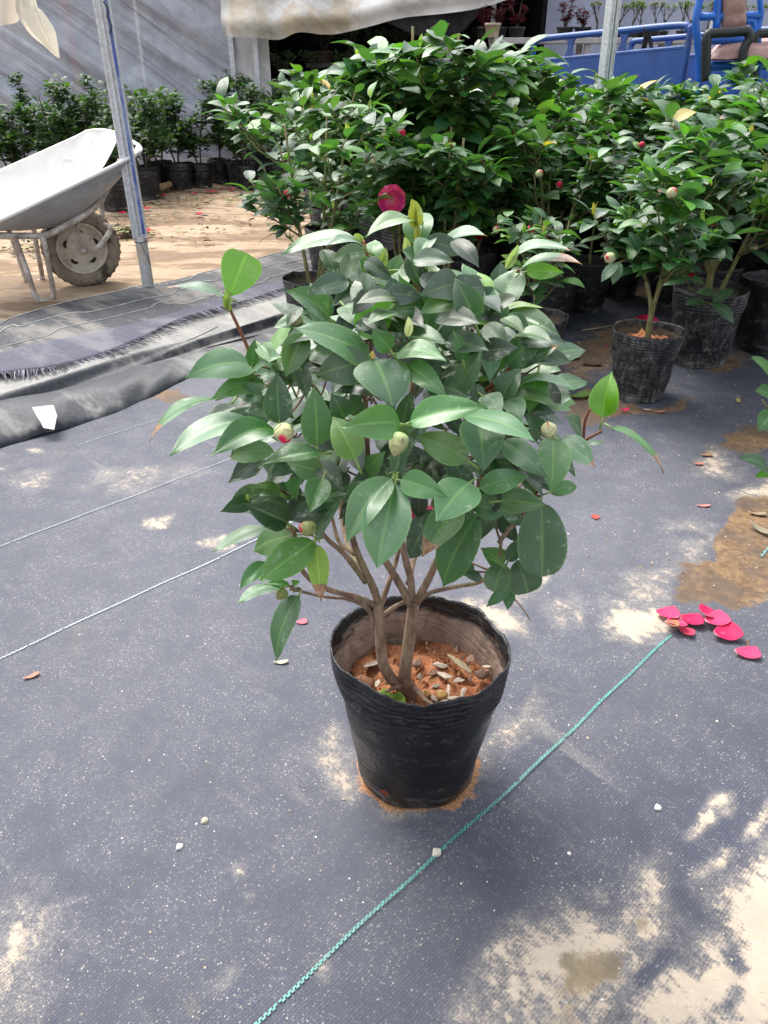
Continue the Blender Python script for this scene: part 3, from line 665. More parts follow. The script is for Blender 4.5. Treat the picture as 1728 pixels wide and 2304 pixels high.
twig([aB(560, 1130, .78), aB(660, 1040, .77), aB(780, 920, .77)], .0024, .0016)
twig([aD(820, 700, .82), aD(1000, 500, .84), aD(1120, 375, .84), aD(1230, 310, .84)], .0026, .0016)
twig([aD(1120, 375, .84), aD(1130, 260, .84), aD(1160, 180, .84)], .002, .0014)
twig([aD(720, 1290, .86), aD(770, 1350, .865), aD(810, 1410, .87)], .0012, .0008, (.3, .18, .1, 1))

# leaves: crown as an ellipsoid; depth follows from where a leaf sits on it
LB = MB()
def depth(px, py, k=0):
    q = 1 - ((px - 890) / 520) ** 2 - ((py - 930) / 520) ** 2
    return .885 - .25 * math.sqrt(max(q, 0)) + .055 * k
twigpts = [p for p, r in nodes]; HAND = []
def ml(tr, bx, by, tx, ty, w, c='d', k=0, brown=0, bow=.10, tipd=None, bd=None, sb=0, sh=(.60, 1.02), tw=0, fold=.30):
    b = tr(bx, by); t = tr(tx, ty); Yb = bd if bd else depth(*b, k) + .015; Yt = tipd if tipd else depth(*t, k)
    Pb, Pt = AT(*b, Yb), AT(*t, Yt); L = np.linalg.norm(Pt - Pb); d = (Pt - Pb) / L
    bow = bow + .05 * math.sin(bx * 3.1 + ty); fold = fold * (1 + .6 * math.sin(by * 1.7 + tx)); tw = tw + .35 * math.sin(bx + 2.3 * tx)
    view = norm(CAMP - (Pb + Pt) / 2); dist = np.linalg.norm(CAMP - (Pb + Pt) / 2)
    wapp = w / 2.592 / F * dist * 1.04; wt = max(wapp, .40 * L) if w > 0 else .4 * L; wt = min(wt, max(wapp, .06))
    vp = norm(view - d * np.dot(view, d)); up_ = np.cross(d, vp); up_ = norm(up_) * (1 if up_[2] >= 0 else -1)
    ca = min(1.0, wapp / wt); ca = min(ca, .985); sa = math.sqrt(1 - ca * ca); n = vp * ca + up_ * sa
    if c == 'p': n = norm(n * .62 + np.array([0, 0, .62])); n = norm(n - d * np.dot(n, d)); wt *= 1.12
    if c == 'b': cc = random.Random(int(bx * 7 + ty)).choice(BRIGHT)
    elif c == 'y': cc = random.Random(int(bx + ty)).choice(YOUNG)
    elif c == 'm': cc = (.025, .105, .020)
    elif c == 'p': cc = (.050, .130, .052)  # paler green stands in for the glossy sheen of upper leaves
    else: cc = random.Random(int(bx * 3 + ty)).choice(GREENS)
    rj = random.Random(int(bx * 13 + by * 7)); j = rj.uniform(.65, 1.35); yl = rj.uniform(-.25, .45) ** 3 * 6; cc = (cc[0] * (1 + yl * 1.6), cc[1] * (1 + yl * .5), cc[2]); cc = tuple(q * j * 1.18 for q in cc)
    leaf(LB, Pb, Pt, n, wt, bow, fold, .10, 26, 4, cc, brown, .013, sh, tw, sb)
    HAND.append((b, t, k, L, c))
    # petiole back to the nearest branch
    q = min(twigpts, key=lambda p: np.linalg.norm(p - Pb)); dq = np.linalg.norm(q - Pb)
    back = Pb - d * .012 + np.array([0, 0, -.004])
    tube(LB, [Pb + d * .004, back], .0011, .0013, 5, 3, col=(.2, .3, .06, 0))
    if .012 < dq < .10 and rng.random() < .6: twig([back, (back + q) / 2 + np.array([0, .02, -.012]), q], .0009, .0015, (.16, .09, .05, 1))
    return Pb
T = A_
ml(T, 512, 585, 612, 335, 215, 'b', bow=.06, bd=.84, tipd=.85, sh=(.75, .30))
ml(T, 482, 590, 115, 548, 60, 'd', brown=.22, bd=.84, tipd=.82, bow=.10)
ml(T, 655, 975, 905, 668, 50, 'b', bow=.0, bd=.78, tipd=.80, sb=.17, sh=(.5, .6))
ml(T, 640, 990, 250, 1065, 185, 'p', bd=.78, tipd=.74)
ml(T, 650, 1030, 818, 945, 75, 'm', bd=.78, tipd=.73)
ml(T, 1090, 718, 830, 555, 155, 'p', bd=.80, tipd=.78)
ml(T, 1010, 745, 755, 778, 95, 'p', bd=.79, tipd=.76)
ml(T, 1330, 945, 880, 770, 245, 'p', bd=.73, tipd=.70, bow=.12)
ml(T, 1330, 965, 1010, 1050, 215, 'd', 1)
ml(T, 1350, 955, 1460, 1232, 285, 'p', bd=.715, tipd=.665, sh=(.6, .75))
ml(T, 1262, 810, 1478, 605, 190, 'b', bd=.76, tipd=.77)
ml(T, 1590, 150, 1300, 248, 105, 'p', bd=.90, tipd=.86, bow=.16)
ml(T, 1590, 290, 1640, 100, 150, 'p', bd=.90, tipd=.92, sh=(.6, .5))
ml(T, 1232, 238, 812, 345, 60, 'm', bd=.88, tipd=.86, bow=.13)
ml(T, 1305, 320, 1068, 292, 90, 'p', bd=.87, tipd=.83, bow=.12)
ml(T, 1340, 385, 1360, 258, 110, 'p', 1, bd=.93, tipd=.95)
ml(T, 1345, 465, 1150, 375, 140, 'm', bd=.85, tipd=.83)
ml(T, 1475, 525, 1110, 450, 60, 'm', bd=.84, tipd=.82, bow=-.08)
ml(T, 1345, 500, 1100, 650, 160, 'd', bd=.86, tipd=.82)
ml(T, 1560, 790, 1492, 458, 170, 'p', bd=.82, tipd=.79)
ml(T, 945, 800, 835, 1060, 150, 'd', 1)
ml(T, 715, 1100, 395, 1190, 115, 'd', bd=.78, tipd=.74)
ml(T, 800, 1325, 785, 1030, 160, 'd', bd=.71, tipd=.72)
ml(T, 1020, 1462, 1000, 1110, 175, 'd', bd=.69, tipd=.70)
ml(T, 1502, 1325, 1162, 1352, 200, 'm', bd=.65, tipd=.63)
ml(T, 1520, 1335, 1570, 1130, 110, 'd', 1)
ml(T, 1450, 900, 1340, 780, 120, 'm', 1)
ml(T, 690, 870, 790, 1000, 100, 'd', 1)
ml(T, 640, 1000, 660, 830, 70, 'm', 1)
ml(T, 520, 1210, 480, 1290, 45, 'm', 2)
ml(T, 700, 1180, 540, 1120, 110, 'd', 1)
ml(T, 1000, 900, 1180, 1010, 150, 'd', 2); ml(T, 1180, 1300, 1100, 1150, 150, 'd', 1); ml(T, 1400, 1330, 1480, 1210, 130, 'd', 1); ml(T, 870, 1100, 780, 930, 120, 'd', 2)
ml(T, 1250, 1280, 1230, 1120, 90, 'd', 2); ml(T, 1180, 640, 1260, 780, 120, 'p', 2); ml(T, 1320, 620, 1480, 560, 100, 'p', 2)
T = B_
ml(T, 262, 335, 562, 237, 105, 'p', brown=.04, bd=.90, tipd=.85, bow=.14)
ml(T, 705, 362, 1052, 325, 100, 'p', brown=.10, bd=.87, tipd=.84, bow=.14)
ml(T, 760, 425, 1115, 402, 60, 'm', brown=.40, bd=.87, tipd=.83, bow=.13)
ml(T, 790, 440, 1008, 448, 85, 'b', bd=.88, tipd=.87, bow=.05)
ml(T, 45, 430, 345, 500, 125, 'p', bd=.87, tipd=.84)
ml(T, 275, 440, 570, 620, 80, 'm', bd=.85, tipd=.80, bow=.05)
ml(T, 200, 810, 245, 560, 150, 'p', bd=.80, tipd=.81)
ml(T, 488, 730, 370, 480, 160, 'd', 1)
ml(T, 640, 650, 752, 425, 160, 'p', bd=.84, tipd=.88)
ml(T, 600, 800, 602, 535, 125, 'p', bd=.80, tipd=.82)
ml(T, 575, 600, 505, 445, 70, 'b', bd=.84, tipd=.88)
ml(T, 515, 590, 415, 395, 95, 'm', bd=.85, tipd=.90)
ml(T, 745, 775, 408, 755, 42, 'b', bd=.79, tipd=.77, bow=.10)
ml(T, 660, 710, 988, 825, 120, 'p', bd=.81, tipd=.78, bow=.13)
ml(T, 662, 665, 882, 655, 42, 'b', bd=.82, tipd=.80, bow=.08)
ml(T, 680, 995, 895, 788, 155, 'p', bd=.77, tipd=.77)
ml(T, 735, 990, 978, 875, 110, 'p', brown=.14, bd=.77, tipd=.75, bow=.04)
ml(T, 380, 1170, 525, 895, 125, 'm', bd=.74, tipd=.76)
ml(T, 555, 795, 575, 1090, 115, 'p', bd=.78, tipd=.73)
ml(T, 5, 838, 330, 868, 65, 'p', bd=.77, tipd=.72, bow=.10)
ml(T, 40, 915, 322, 965, 155, 'p', bd=.73, tipd=.69)
ml(T, 90, 980, 330, 1180, 135, 'd', bd=.715, tipd=.68)
ml(T, 540, 1165, 650, 1275, 115, 'p', bd=.72, tipd=.69)
ml(T, 650, 1180, 760, 1010, 130, 'p', 1)
ml(T, 855, 1030, 805, 1275, 150, 'd', 1)
ml(T, 765, 1095, 1070, 1135, 60, 'p', bd=.76, tipd=.73, bow=.13)
ml(T, 700, 1195, 968, 1240, 60, 'p', bd=.75, tipd=.73, bow=.22)
ml(T, 1232, 1290, 1290, 1025, 165, 'b', bd=.835, tipd=.85)
ml(T, 300, 900, 420, 700, 130, 'd', 2); ml(T, 420, 960, 360, 780, 80, 'm', 1); ml(T, 360, 600, 280, 480, 110, 'd', 2); ml(T, 640, 1020, 560, 860, 100, 'd', 2)
ml(T, 180, 640, 330, 560, 90, 'm', 2); ml(T, 300, 1160, 200, 1010, 130, 'd', 2); ml(T, 880, 1230, 940, 1040, 90, 'd', 2); ml(T, 60, 520, -60, 620, 110, 'd', 2); ml(T, 160, 380, 60, 320, 100, 'p', 2)
ml(T, 440, 650, 560, 760, 100, 'p', 2); ml(T, 240, 260, 150, 420, 90, 'm', 2); ml(T, -60, 700, 60, 800, 130, 'm', 2)
T = C_
ml(T, 765, 172, 395, 332, 145, 'm', bd=.69, tipd=.63)
ml(T, 640, 115, 160, 325, 120, 'p', bd=.74, tipd=.68)
ml(T, 445, -10, 40, 250, 55, 'm', brown=.24, bd=.78, tipd=.74, bow=.12)
ml(T, 745, 112, 478, 125, 130, 'd', 1)
ml(T, 1040, 305, 678, 388, 110, 'd', bd=.68, tipd=.65)
ml(T, 770, 300, 510, 335, 120, 'd', 1)
ml(T, 1245, 345, 1110, 95, 180, 'd', bd=.67, tipd=.69)
ml(T, 1425, 430, 1175, 600, 160, 'm', 1)
ml(T, 1455, 458, 1190, 838, 170, 'p', bd=.66, tipd=.62)
ml(T, 1475, 488, 1370, 980, 245, 'p', bd=.655, tipd=.60, bow=.10, sh=(.7, .85))
ml(T, 1052, 455, 975, 658, 145, 'm', bd=.69, tipd=.66)
ml(T, 850, 715, 595, 605, 165, 'd', bd=.73, tipd=.71)
ml(T, 640, 590, 455, 652, 100, 'd', bd=.76, tipd=.73)
ml(T, 705, 740, 412, 885, 60, 'p', bd=.76, tipd=.72, bow=.10)
ml(T, 1020, 790, 1185, 555, 165, 'd', 1)
ml(T, 1065, 600, 868, 705, 120, 'd', 1)
ml(T, 905, 780, 645, 880, 150, 'd', 1)
ml(T, 1000, 822, 688, 1052, 195, 'b', bd=.70, tipd=.66, bow=.08, sh=(.62, .8))
ml(T, 1010, 842, 1042, 1178, 130, 'b', brown=.30, bd=.70, tipd=.66)
ml(T, 715, 945, 568, 1102, 90, 'm', bd=.75, tipd=.73)
ml(T, 945, 890, 700, 1060, 100, 'd', 1)
ml(T, 912, 1140, 780, 1535, 140, 'd', bd=.75, tipd=.74, bow=.05)
ml(T, 805, 1090, 552, 1190, 32, 'p', bd=.75, tipd=.72, bow=.14)
ml(T, 860, 1085, 715, 1070, 45, 'm', bd=.76, tipd=.75); ml(T, 880, 1090, 870, 1045, 50, 'm', 1)
ml(T, 805, 545, 615, 510, 75, 'd', bd=.76, tipd=.74)
ml(T, 1485, 425, 1645, 140, 70, 'd', bd=.68, tipd=.69); ml(T, 1470, 420, 1570, 190, 90, 'd', bd=.68, tipd=.70)
ml(T, 1055, 425, 835, 360, 140, 'd', 1); ml(T, 740, 440, 830, 340, 90, 'd', 1); ml(T, 880, 560, 940, 430, 100, 'm', 1); ml(T, 930, 620, 860, 500, 80, 'm', 2)
ml(T, 1190, 520, 1080, 420, 140, 'd', 2); ml(T, 1300, 420, 1420, 300, 130, 'd', 1); ml(T, 640, 60, 720, -20, 90, 'd', 2); ml(T, 1380, 740, 1280, 600, 130, 'd', 2); ml(T, 1000, 760, 900, 640, 110, 'd', 2)
ml(T, 760, 880, 690, 760, 110, 'd', 2)
T = D_
ml(T, 108, 255, 562, 172, 155, 'm', bd=.655, tipd=.63, bow=.13)
ml(T, 425, 222, 852, 382, 130, 'p', bd=.67, tipd=.64, bow=.10)
ml(T, 505, 245, 540, 548, 250, 'd', bd=.69, tipd=.645, sh=(.55, .9))
ml(T, 448, 478, 145, 330, 175, 'd', bd=.68, tipd=.70)
ml(T, 655, 368, 912, 585, 145, 'd', bd=.70, tipd=.67)
ml(T, 942, 355, 930, 668, 190, 'm', bd=.725, tipd=.68, sh=(.55, .85))
ml(T, 985, 365, 1195, 520, 165, 'p', brown=.16, bd=.74, tipd=.72)
ml(T, 1105, 365, 1005, 225, 150, 'p', 1)
ml(T, 870, 345, 785, 205, 130, 'd', 1)
ml(T, 1290, 290, 1590, 560, 55, 'm', brown=.28, bd=.84, tipd=.80, bow=.14)
ml(T, 1140, 388, 1248, 380, 35, 'd', bd=.84, tipd=.85)
ml(T, 58, 592, 335, 700, 155, 'm', bd=.655, tipd=.62)
ml(T, 455, 610, 262, 838, 230, 'p', bd=.65, tipd=.60, sh=(.5, .95))
ml(T, 515, 640, 810, 572, 135, 'm', bd=.68, tipd=.68)
ml(T, 640, 715, 905, 742, 150, 'm', bd=.69, tipd=.67)
ml(T, 470, 735, 668, 790, 150, 'm', 1)
ml(T, 390, 745, 180, 1045, 190, 'm', brown=.24, bd=.69, tipd=.64)
ml(T, 505, 795, 300, 1222, 210, 'd', 1)
ml(T, 878, 730, 880, 1160, 270, 'd', bd=.76, tipd=.72, sh=(.55, .42), bow=.06)
ml(T, 260, 770, 110, 1055, 170, 'd', 1)
ml(T, 735, 1065, 800, 1255, 190, 'd', bd=.76, tipd=.74, sh=(.6, .35)); ml(T, 650, 1085, 600, 1252, 150, 'd', bd=.755, tipd=.73, sh=(.6, .4))
ml(T, 680, 1070, 775, 925, 85, 'd', bd=.76, tipd=.77); ml(T, 660, 1085, 520, 990, 120, 'd', 1, bd=.78, tipd=.78); ml(T, 672, 1105, 570, 1058, 42, 'b', bd=.75, tipd=.735); ml(T, 825, 1100, 765, 930, 70, 'm', brown=.08, bd=.755, tipd=.75)
ml(T, 690, 1225, 555, 1338, 70, 'd', bd=.78, tipd=.77); ml(T, 695, 1225, 680, 1355, 70, 'd', bd=.78, tipd=.77); ml(T, 420, 1140, 545, 1195, 60, 'd', 1); ml(T, 400, 1060, 470, 1160, 90, 'd', 2)
ml(T, 945, 655, 1085, 635, 80, 'm', 1); ml(T, 900, 640, 1010, 690, 50, 'd', 2); ml(T, 655, 850, 560, 880, 90, 'p', 2); ml(T, 655, 770, 770, 850, 90, 'd', 1)
ml(T, 830, 205, 875, 15, 150, 'd', bd=.75, tipd=.78); ml(T, 690, 120, 762, 262, 110, 'p', bd=.73, tipd=.70); ml(T, 545, 700, 600, 560, 90, 'd', 2)
ml(T, 600, 520, 690, 420, 130, 'd', 2); ml(T, 860, 560, 960, 640, 110, 'd', 2); ml(T, 410, 490, 560, 570, 60, 'm', 1); ml(T, 300, 620, 400, 480, 110, 'd', 3); ml(T, 100, 420, 30, 280, 120, 'd', 2); ml(T, 120, 520, 230, 440, 120, 'd', 2)
ml(T, 760, 560, 640, 480, 120, 'd', 3); ml(T, 1000, 600, 880, 560, 110, 'd', 3); ml(T, 330, 560, 470, 620, 90, 'd', 3)
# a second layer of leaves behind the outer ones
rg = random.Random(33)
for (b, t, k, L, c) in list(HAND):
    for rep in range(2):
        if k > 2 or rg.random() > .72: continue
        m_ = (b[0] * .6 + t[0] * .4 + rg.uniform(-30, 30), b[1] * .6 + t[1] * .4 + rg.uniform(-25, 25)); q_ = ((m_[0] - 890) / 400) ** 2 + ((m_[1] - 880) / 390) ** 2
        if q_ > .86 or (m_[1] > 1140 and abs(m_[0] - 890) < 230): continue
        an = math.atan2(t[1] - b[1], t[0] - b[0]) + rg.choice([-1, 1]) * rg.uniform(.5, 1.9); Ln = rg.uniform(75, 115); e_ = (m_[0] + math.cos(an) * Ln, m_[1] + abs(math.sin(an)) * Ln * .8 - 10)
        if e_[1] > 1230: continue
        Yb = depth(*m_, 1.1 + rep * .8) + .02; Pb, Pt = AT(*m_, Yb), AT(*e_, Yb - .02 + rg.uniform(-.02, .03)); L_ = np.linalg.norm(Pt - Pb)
        cc = tuple(q * rg.uniform(.4, .85) for q in rg.choice(GREENS)); leaf(LB, Pb, Pt, norm(np.array([rg.uniform(-.7, .7), -.7, rg.uniform(.3, 1.1)])), L_ * rg.uniform(.46, .6), .10, .3, .1, 16, 3, cc, 0, .02, (.6, 1.0), rg.uniform(-.4, .4))  # greens darkened to imitate shade in the gaps between outer leaves
# hidden interior and far side of the crown
rg = random.Random(21)
CC = np.array([MX - .018, .90, .635])
cnt = 0
while cnt < 150:
    v = np.array([rg.gauss(0, 1) for _ in range(3)]); v = norm(v); rr = rg.uniform(.25, .85)
    if v[2] < -.45: continue
    if v[1] < -.2: rr = min(rr, .62)
    P0 = CC + v * np.array([.225, .22, .19]) * rr
    if P0[2] < .50 - .10 * abs(v[0]) and v[1] < .3: continue
    out = norm(v * np.array([1, 1, .5]) + np.array([rg.uniform(-.6, .6), rg.uniform(-.5, .5), rg.uniform(-.5, .3)]))
    Lf = rg.uniform(.05, .075); tipp = P0 + out * Lf + np.array([0, 0, -.012])
    leaf(LB, P0, tipp, norm(np.array([v[0] * .5, -.35, 1.0]) + np.array([rg.uniform(-.5, .5), rg.uniform(-.5, .3), 0])), Lf * rg.uniform(.42, .55), .10, .14, .1, 12, 3, rg.choice(GREENS), 0, .03)
    q = min(twigpts, key=lambda p: np.linalg.norm(p - P0))
    twig([P0, (P0 + q) / 2 + np.array([0, 0, -.015]), q], .0009, .0015, (.15, .09, .055, 1)); twigpts.append(P0); cnt += 1
W(LB.build('foliage', LEAF)); W(tb.build('trunk', BARK))
# young shoots
def shoot(tr, bx, by, tx, ty, w, Yd, c):
    YB = MB()
    Pb, Pt = AT(*tr(bx, by), Yd), AT(*tr(tx, ty), Yd); L = np.linalg.norm(Pt - Pb); view = norm(CAMP - Pb); wt = w / 2.592 / F * Yd * 1.15
    leaf(YB, Pb, Pt, norm(view + np.array([.5, 0, 0])), wt, .03, .7, 0, 10, 3, c, 0, 0, (.5, .6)); leaf(YB, Pb, Pb + (Pt - Pb) * .86 + np.array([.002, .004, 0]), norm(view + np.array([-.7, 0, 0])), wt * .8, .05, .6, 0, 10, 3, tuple(q * .85 for q in c), 0, 0, (.5, .6))
    W(YB.build('young_shoot', LEAF))
for a in ((B_, 148, 195, 118, 20, 68, .90, (.30, .31, .035)), (B_, 148, 270, 150, 150, 30, .898, (.38, .36, .06)), (A_, 1545, 350, 1528, 240, 40, .89, (.5, .52, .25)), (A_, 1380, 440, 1415, 300, 48, .86, (.30, .38, .12)), (A_, 1375, 450, 1355, 370, 34, .858, (.32, .40, .12)), (A_, 1285, 270, 1235, 225, 34, .872, (.30, .38, .08)),
          (A_, 1548, 825, 1550, 705, 42, .73, (.62, .62, .42)), (A_, 1345, 955, 1335, 905, 26, .715, (.5, .32, .14)), (B_, 670, 430, 740, 285, 40, .868, (.42, .5, .25)), (B_, 690, 545, 750, 450, 36, .865, (.25, .34, .07)), (B_, 615, 820, 622, 775, 22, .79, (.3, .45, .06)), (A_, 490, 660, 488, 540, 42, .838, (.26, .38, .07)),
          (C_, 610, 605, 605, 550, 26, .755, (.3, .36, .1)), (D_, 15, 290, 35, 240, 24, .66, (.2, .26, .06)), (B_, 850, 775, 880, 740, 20, .79, (.5, .5, .3)), (B_, 360, 560, 350, 500, 26, .84, (.35, .4, .12))): shoot(*a)
def main_bud(tr, x, y, r, Yd, dirv, me, roll=0):
    P = AT(*tr(x, y), Yd); d = norm(np.array(dirv, float)); place_mesh('flower_bud', me, P - d * r * 1.0, d, main, roll)
RC = (.75, .02, .09)
rs = lambda px, Yd: px / 2.592 / F * Yd * 1.1
r1 = rs(60, .64); main_bud(C_, 828, 198, r1, .66, (.15, -.75, -.35), bud_mesh('flower_bud', r1, r1 * 2.15, RC, 1, (.62, .62, .36), .16))
r2 = rs(56, .62); main_bud(C_, 1497, 240, r2, .635, (-.3, -.35, -.85), bud_mesh('flower_bud', r2, r2 * 2.7, RC, 2, (.58, .6, .34), 0))
r3 = rs(50, .68); main_bud(C_, 966, 748, r3, .695, (-.75, -.35, .35), bud_mesh('flower_bud', r3, r3 * 2.3, RC, 3, (.40, .44, .18), .12))
r4 = rs(40, .75); main_bud(C_, 812, 1132, r4, .75, (-.5, -.4, -.5), bud_mesh('flower_bud', r4, r4 * 2.1, (.4, .15, .08), 4, (.36, .38, .14), .1))
r5 = rs(47, .70); main_bud(D_, 920, 305, r5, .705, (-.25, -.3, .8), bud_mesh('flower_bud', r5, r5 * 2.3, RC, 5, (.66, .68, .42), 0))
place_mesh('flower_bud', flower_mesh('flower_bud', .019, 3, (.80, .06, .22), 3, .7), AT(*D_(160, 760), .80), (.1, -.6, -.5), main)
place_mesh('flower_bud', bud_mesh('flower_bud', .007, .016, RC, 6, (.5, .5, .3), 0), AT(*A_(900, 755), .77), (0, -.4, .7), main)

# litter on the soil of the main pot
def chip_mesh(name, L, w, col, seed, thick=.0012, bend=.25):
    rg_ = random.Random(seed); mb = MB(); leaf(mb, (-L / 2, 0, 0), (L / 2, 0, 0), np.array([rg_.uniform(-.2, .2), rg_.uniform(-.3, .3), 1]), w, rg_.uniform(-.05, bend), rg_.uniform(.0, .5), 0, 8, 2, col, 0, rg_.uniform(0, .12), (rg_.uniform(.2, .6), rg_.uniform(.2, .7)))
    me = mb.mesh(name, LITTER); return me
def flake_mesh(name, L, w, col, seed):
    rg_ = random.Random(seed); n = rg_.randint(6, 8); mb = MB(); T_, B_2 = [], []
    for k in range(n):
        th = 2 * math.pi * k / n + rg_.uniform(-.3, .3); q = rg_.uniform(.65, 1.1); x = math.cos(th) * L * .5 * q; y = math.sin(th) * w * .5 * q; z = .003 * math.sin(x * 120 + seed) + rg_.uniform(-.0008, .0008); T_.append((x, y, z)); B_2.append((x * .96, y * .96, z - .0016))
    c0 = (0, 0, .0012 + rg_.uniform(0, .002)); mb.add([c0] + T_ + B_2, [(0, 1 + k, 1 + (k + 1) % n) for k in range(n)] + [(1 + k, 1 + n + k, 1 + n + (k + 1) % n, 1 + (k + 1) % n) for k in range(n)], tuple(col) + (0,)); return mb.mesh(name, LITTER, False)
def solid(o, t=.001):
    m_ = o.modifiers.new('thickness', 'SOLIDIFY'); m_.thickness = t; return o
def lay(name, me, p, rz, tilt=(0, 0), label=None, cat=None, group=None, sc_=1.0):
    o = bpy.data.objects.new(name, me); COL.objects.link(o); o.location = p; o.rotation_euler = (tilt[0], tilt[1], rz); o.scale = (sc_,) * 3
    tag(o, label, cat, group); return o
def Zs(x, y, z=.200): return G(700 + x / 3.318, 1300 + y / 3.318, z)
WH = (.50, .42, .33); GY = (.30, .24, .19)
litter = [(455, 640, .036, .024, GY, .9, 'broad grey-brown dead leaf lying beside the left trunk of the nearest camellia'), (960, 650, .026, .014, WH, .3, 'pale wood chip behind the trunk on the soil of the nearest pot'), (1000, 720, .032, .014, WH, -.5, 'largest pale wood chip on the soil of the nearest pot'),
          (1110, 640, .050, .013, (.34, .27, .17), -.75, 'long olive dry leaf slanting across the soil at the right of the nearest pot'), (1310, 660, .018, .009, WH, -.6, 'small pale chip near the right wall of the nearest pot'), (1025, 840, .032, .007, WH, 1.4, 'upright narrow pale chip on the soil right of the trunk'),
          (1130, 860, .024, .009, WH, 1.2, 'pale sliver leaning at the front right of the soil'), (1060, 900, .020, .010, WH, .5, 'small whitish chip against the front wall of the nearest pot'), (920, 890, .022, .010, GY, -1.1, 'narrow greyish chip beside the surface root'), (900, 700, .020, .012, (.26, .15, .10), .4, 'dark brown bark flake just right of the trunk'),
          (1190, 600, .022, .014, (.28, .17, .12), .8, 'brown bark flake near the back right wall of the nearest pot'), (500, 790, .016, .010, WH, 1.1, 'little pale chip left of the forked trunk'), (1100, 770, .020, .008, WH, .1, 'short pale chip in the middle of the chip pile'), (985, 930, .026, .010, WH, .9, 'flat cream chip at the front of the chip pile'), (930, 800, .018, .01, GY, .7, 'grey splinter between the trunk and the chip pile')]
for i, (x, y, L, wd, c, rz, lb) in enumerate(litter):
    (lambda o_, t_: solid(o_, t_) if 'leaf' in lb else o_)(lay('dry_leaf' if 'leaf' in lb else 'wood_chip', (chip_mesh if 'leaf' in lb else flake_mesh)('chip', L, wd, c, 40 + i), Zs(x, y, .203) , rz, (rng.uniform(-.5, .2), rng.uniform(-.3, .3)), lb, 'dry leaf' if 'leaf' in lb else 'wood chip', 'dry litter on the soil of the nearest pot'), .0015)
for i, (x, y, L, wd, rz, lb) in enumerate([(545, 900, .034, .024, 1.3, 'crumpled bright green leaf lying in front of the forked trunk'), (640, 920, .026, .022, .4, 'smaller torn green leaf beside the crumpled one in the nearest pot')]):
    solid(lay('fallen_leaf', chip_mesh('green', L, wd, (.14, .24, .03), 70 + i, bend=.35), Zs(x, y, .204), rz, (.35, -.2), lb, 'leaf', 'green leaves on the soil of the nearest pot'), .0008)
def _crumbs():
    mb = MB(); rg_ = random.Random(8)
    for i in range(260):
        th = rg_.uniform(0, 6.28); q = .108 * rg_.random() ** .5; x, y = q * math.cos(th), q * math.sin(th) * .93; r_ = rg_.uniform(.0008, .0035) if rg_.random() < .9 else .006; c = rg_.choice([(.42, .2, .1, 0), (.28, .1, .05, 0), (.52, .36, .22, 0), (.2, .09, .05, 0), (.45, .38, .3, 0)]); V = []
        for k in range(5):
            a = k * 1.257 + rg_.uniform(-.3, .3); V.append((x + math.cos(a) * r_ * rg_.uniform(.6, 1.4), y + math.sin(a) * r_ * rg_.uniform(.6, 1.4), .182))
        V.append((x, y, .186 + r_)); mb.add(V, [(k, (k + 1) % 5, 5) for k in range(5)], c)
    o = mb.build('soil_crumbs', LITTER, main, False); o['kind'] = 'stuff'
_crumbs()
def stone_mesh(name, r, col, seed):
    rg_ = random.Random(seed); mb = MB(); m, n = 7, 10; V = []
    for i in range(m + 1):
        ph = math.pi * i / m
        for k in range(n):
            th = 2 * math.pi * k / n; q = r * (1 + .16 * math.sin(3 * th + ph * 2 + seed) + .1 * math.sin(5 * ph + seed * 2)); V.append((q * math.sin(ph) * math.cos(th) * 1.2, q * math.sin(ph) * math.sin(th), q * math.cos(ph) * .7))
    mb.add(V, [(i * n + k, (i + 1) * n + k, (i + 1) * n + (k + 1) % n, i * n + (k + 1) % n) for i in range(m) for k in range(n)], tuple(col) + (0,)); return mb.mesh(name, LITTER)
for i, (x, y, r, c, lb) in enumerate([(365, 800, .017, (.24, .11, .06), 'large rounded soil clod at the left wall of the nearest pot'), (850, 870, .008, (.34, .17, .06), 'rusty orange pebble beside the surface root'), (975, 880, .009, (.42, .25, .09), 'yellow-brown pebble among the pale chips'), (1275, 720, .009, (.22, .13, .1), 'dark round clod near the right wall of the nearest pot'), (790, 640, .008, (.24, .15, .10), 'grey-brown pebble directly behind the right trunk')]):
    lay('pebble', stone_mesh('pebble', r, c, i + 3), Zs(x, y, .200), i, (0, 0), lb, 'pebble', 'clods and pebbles in the nearest pot')

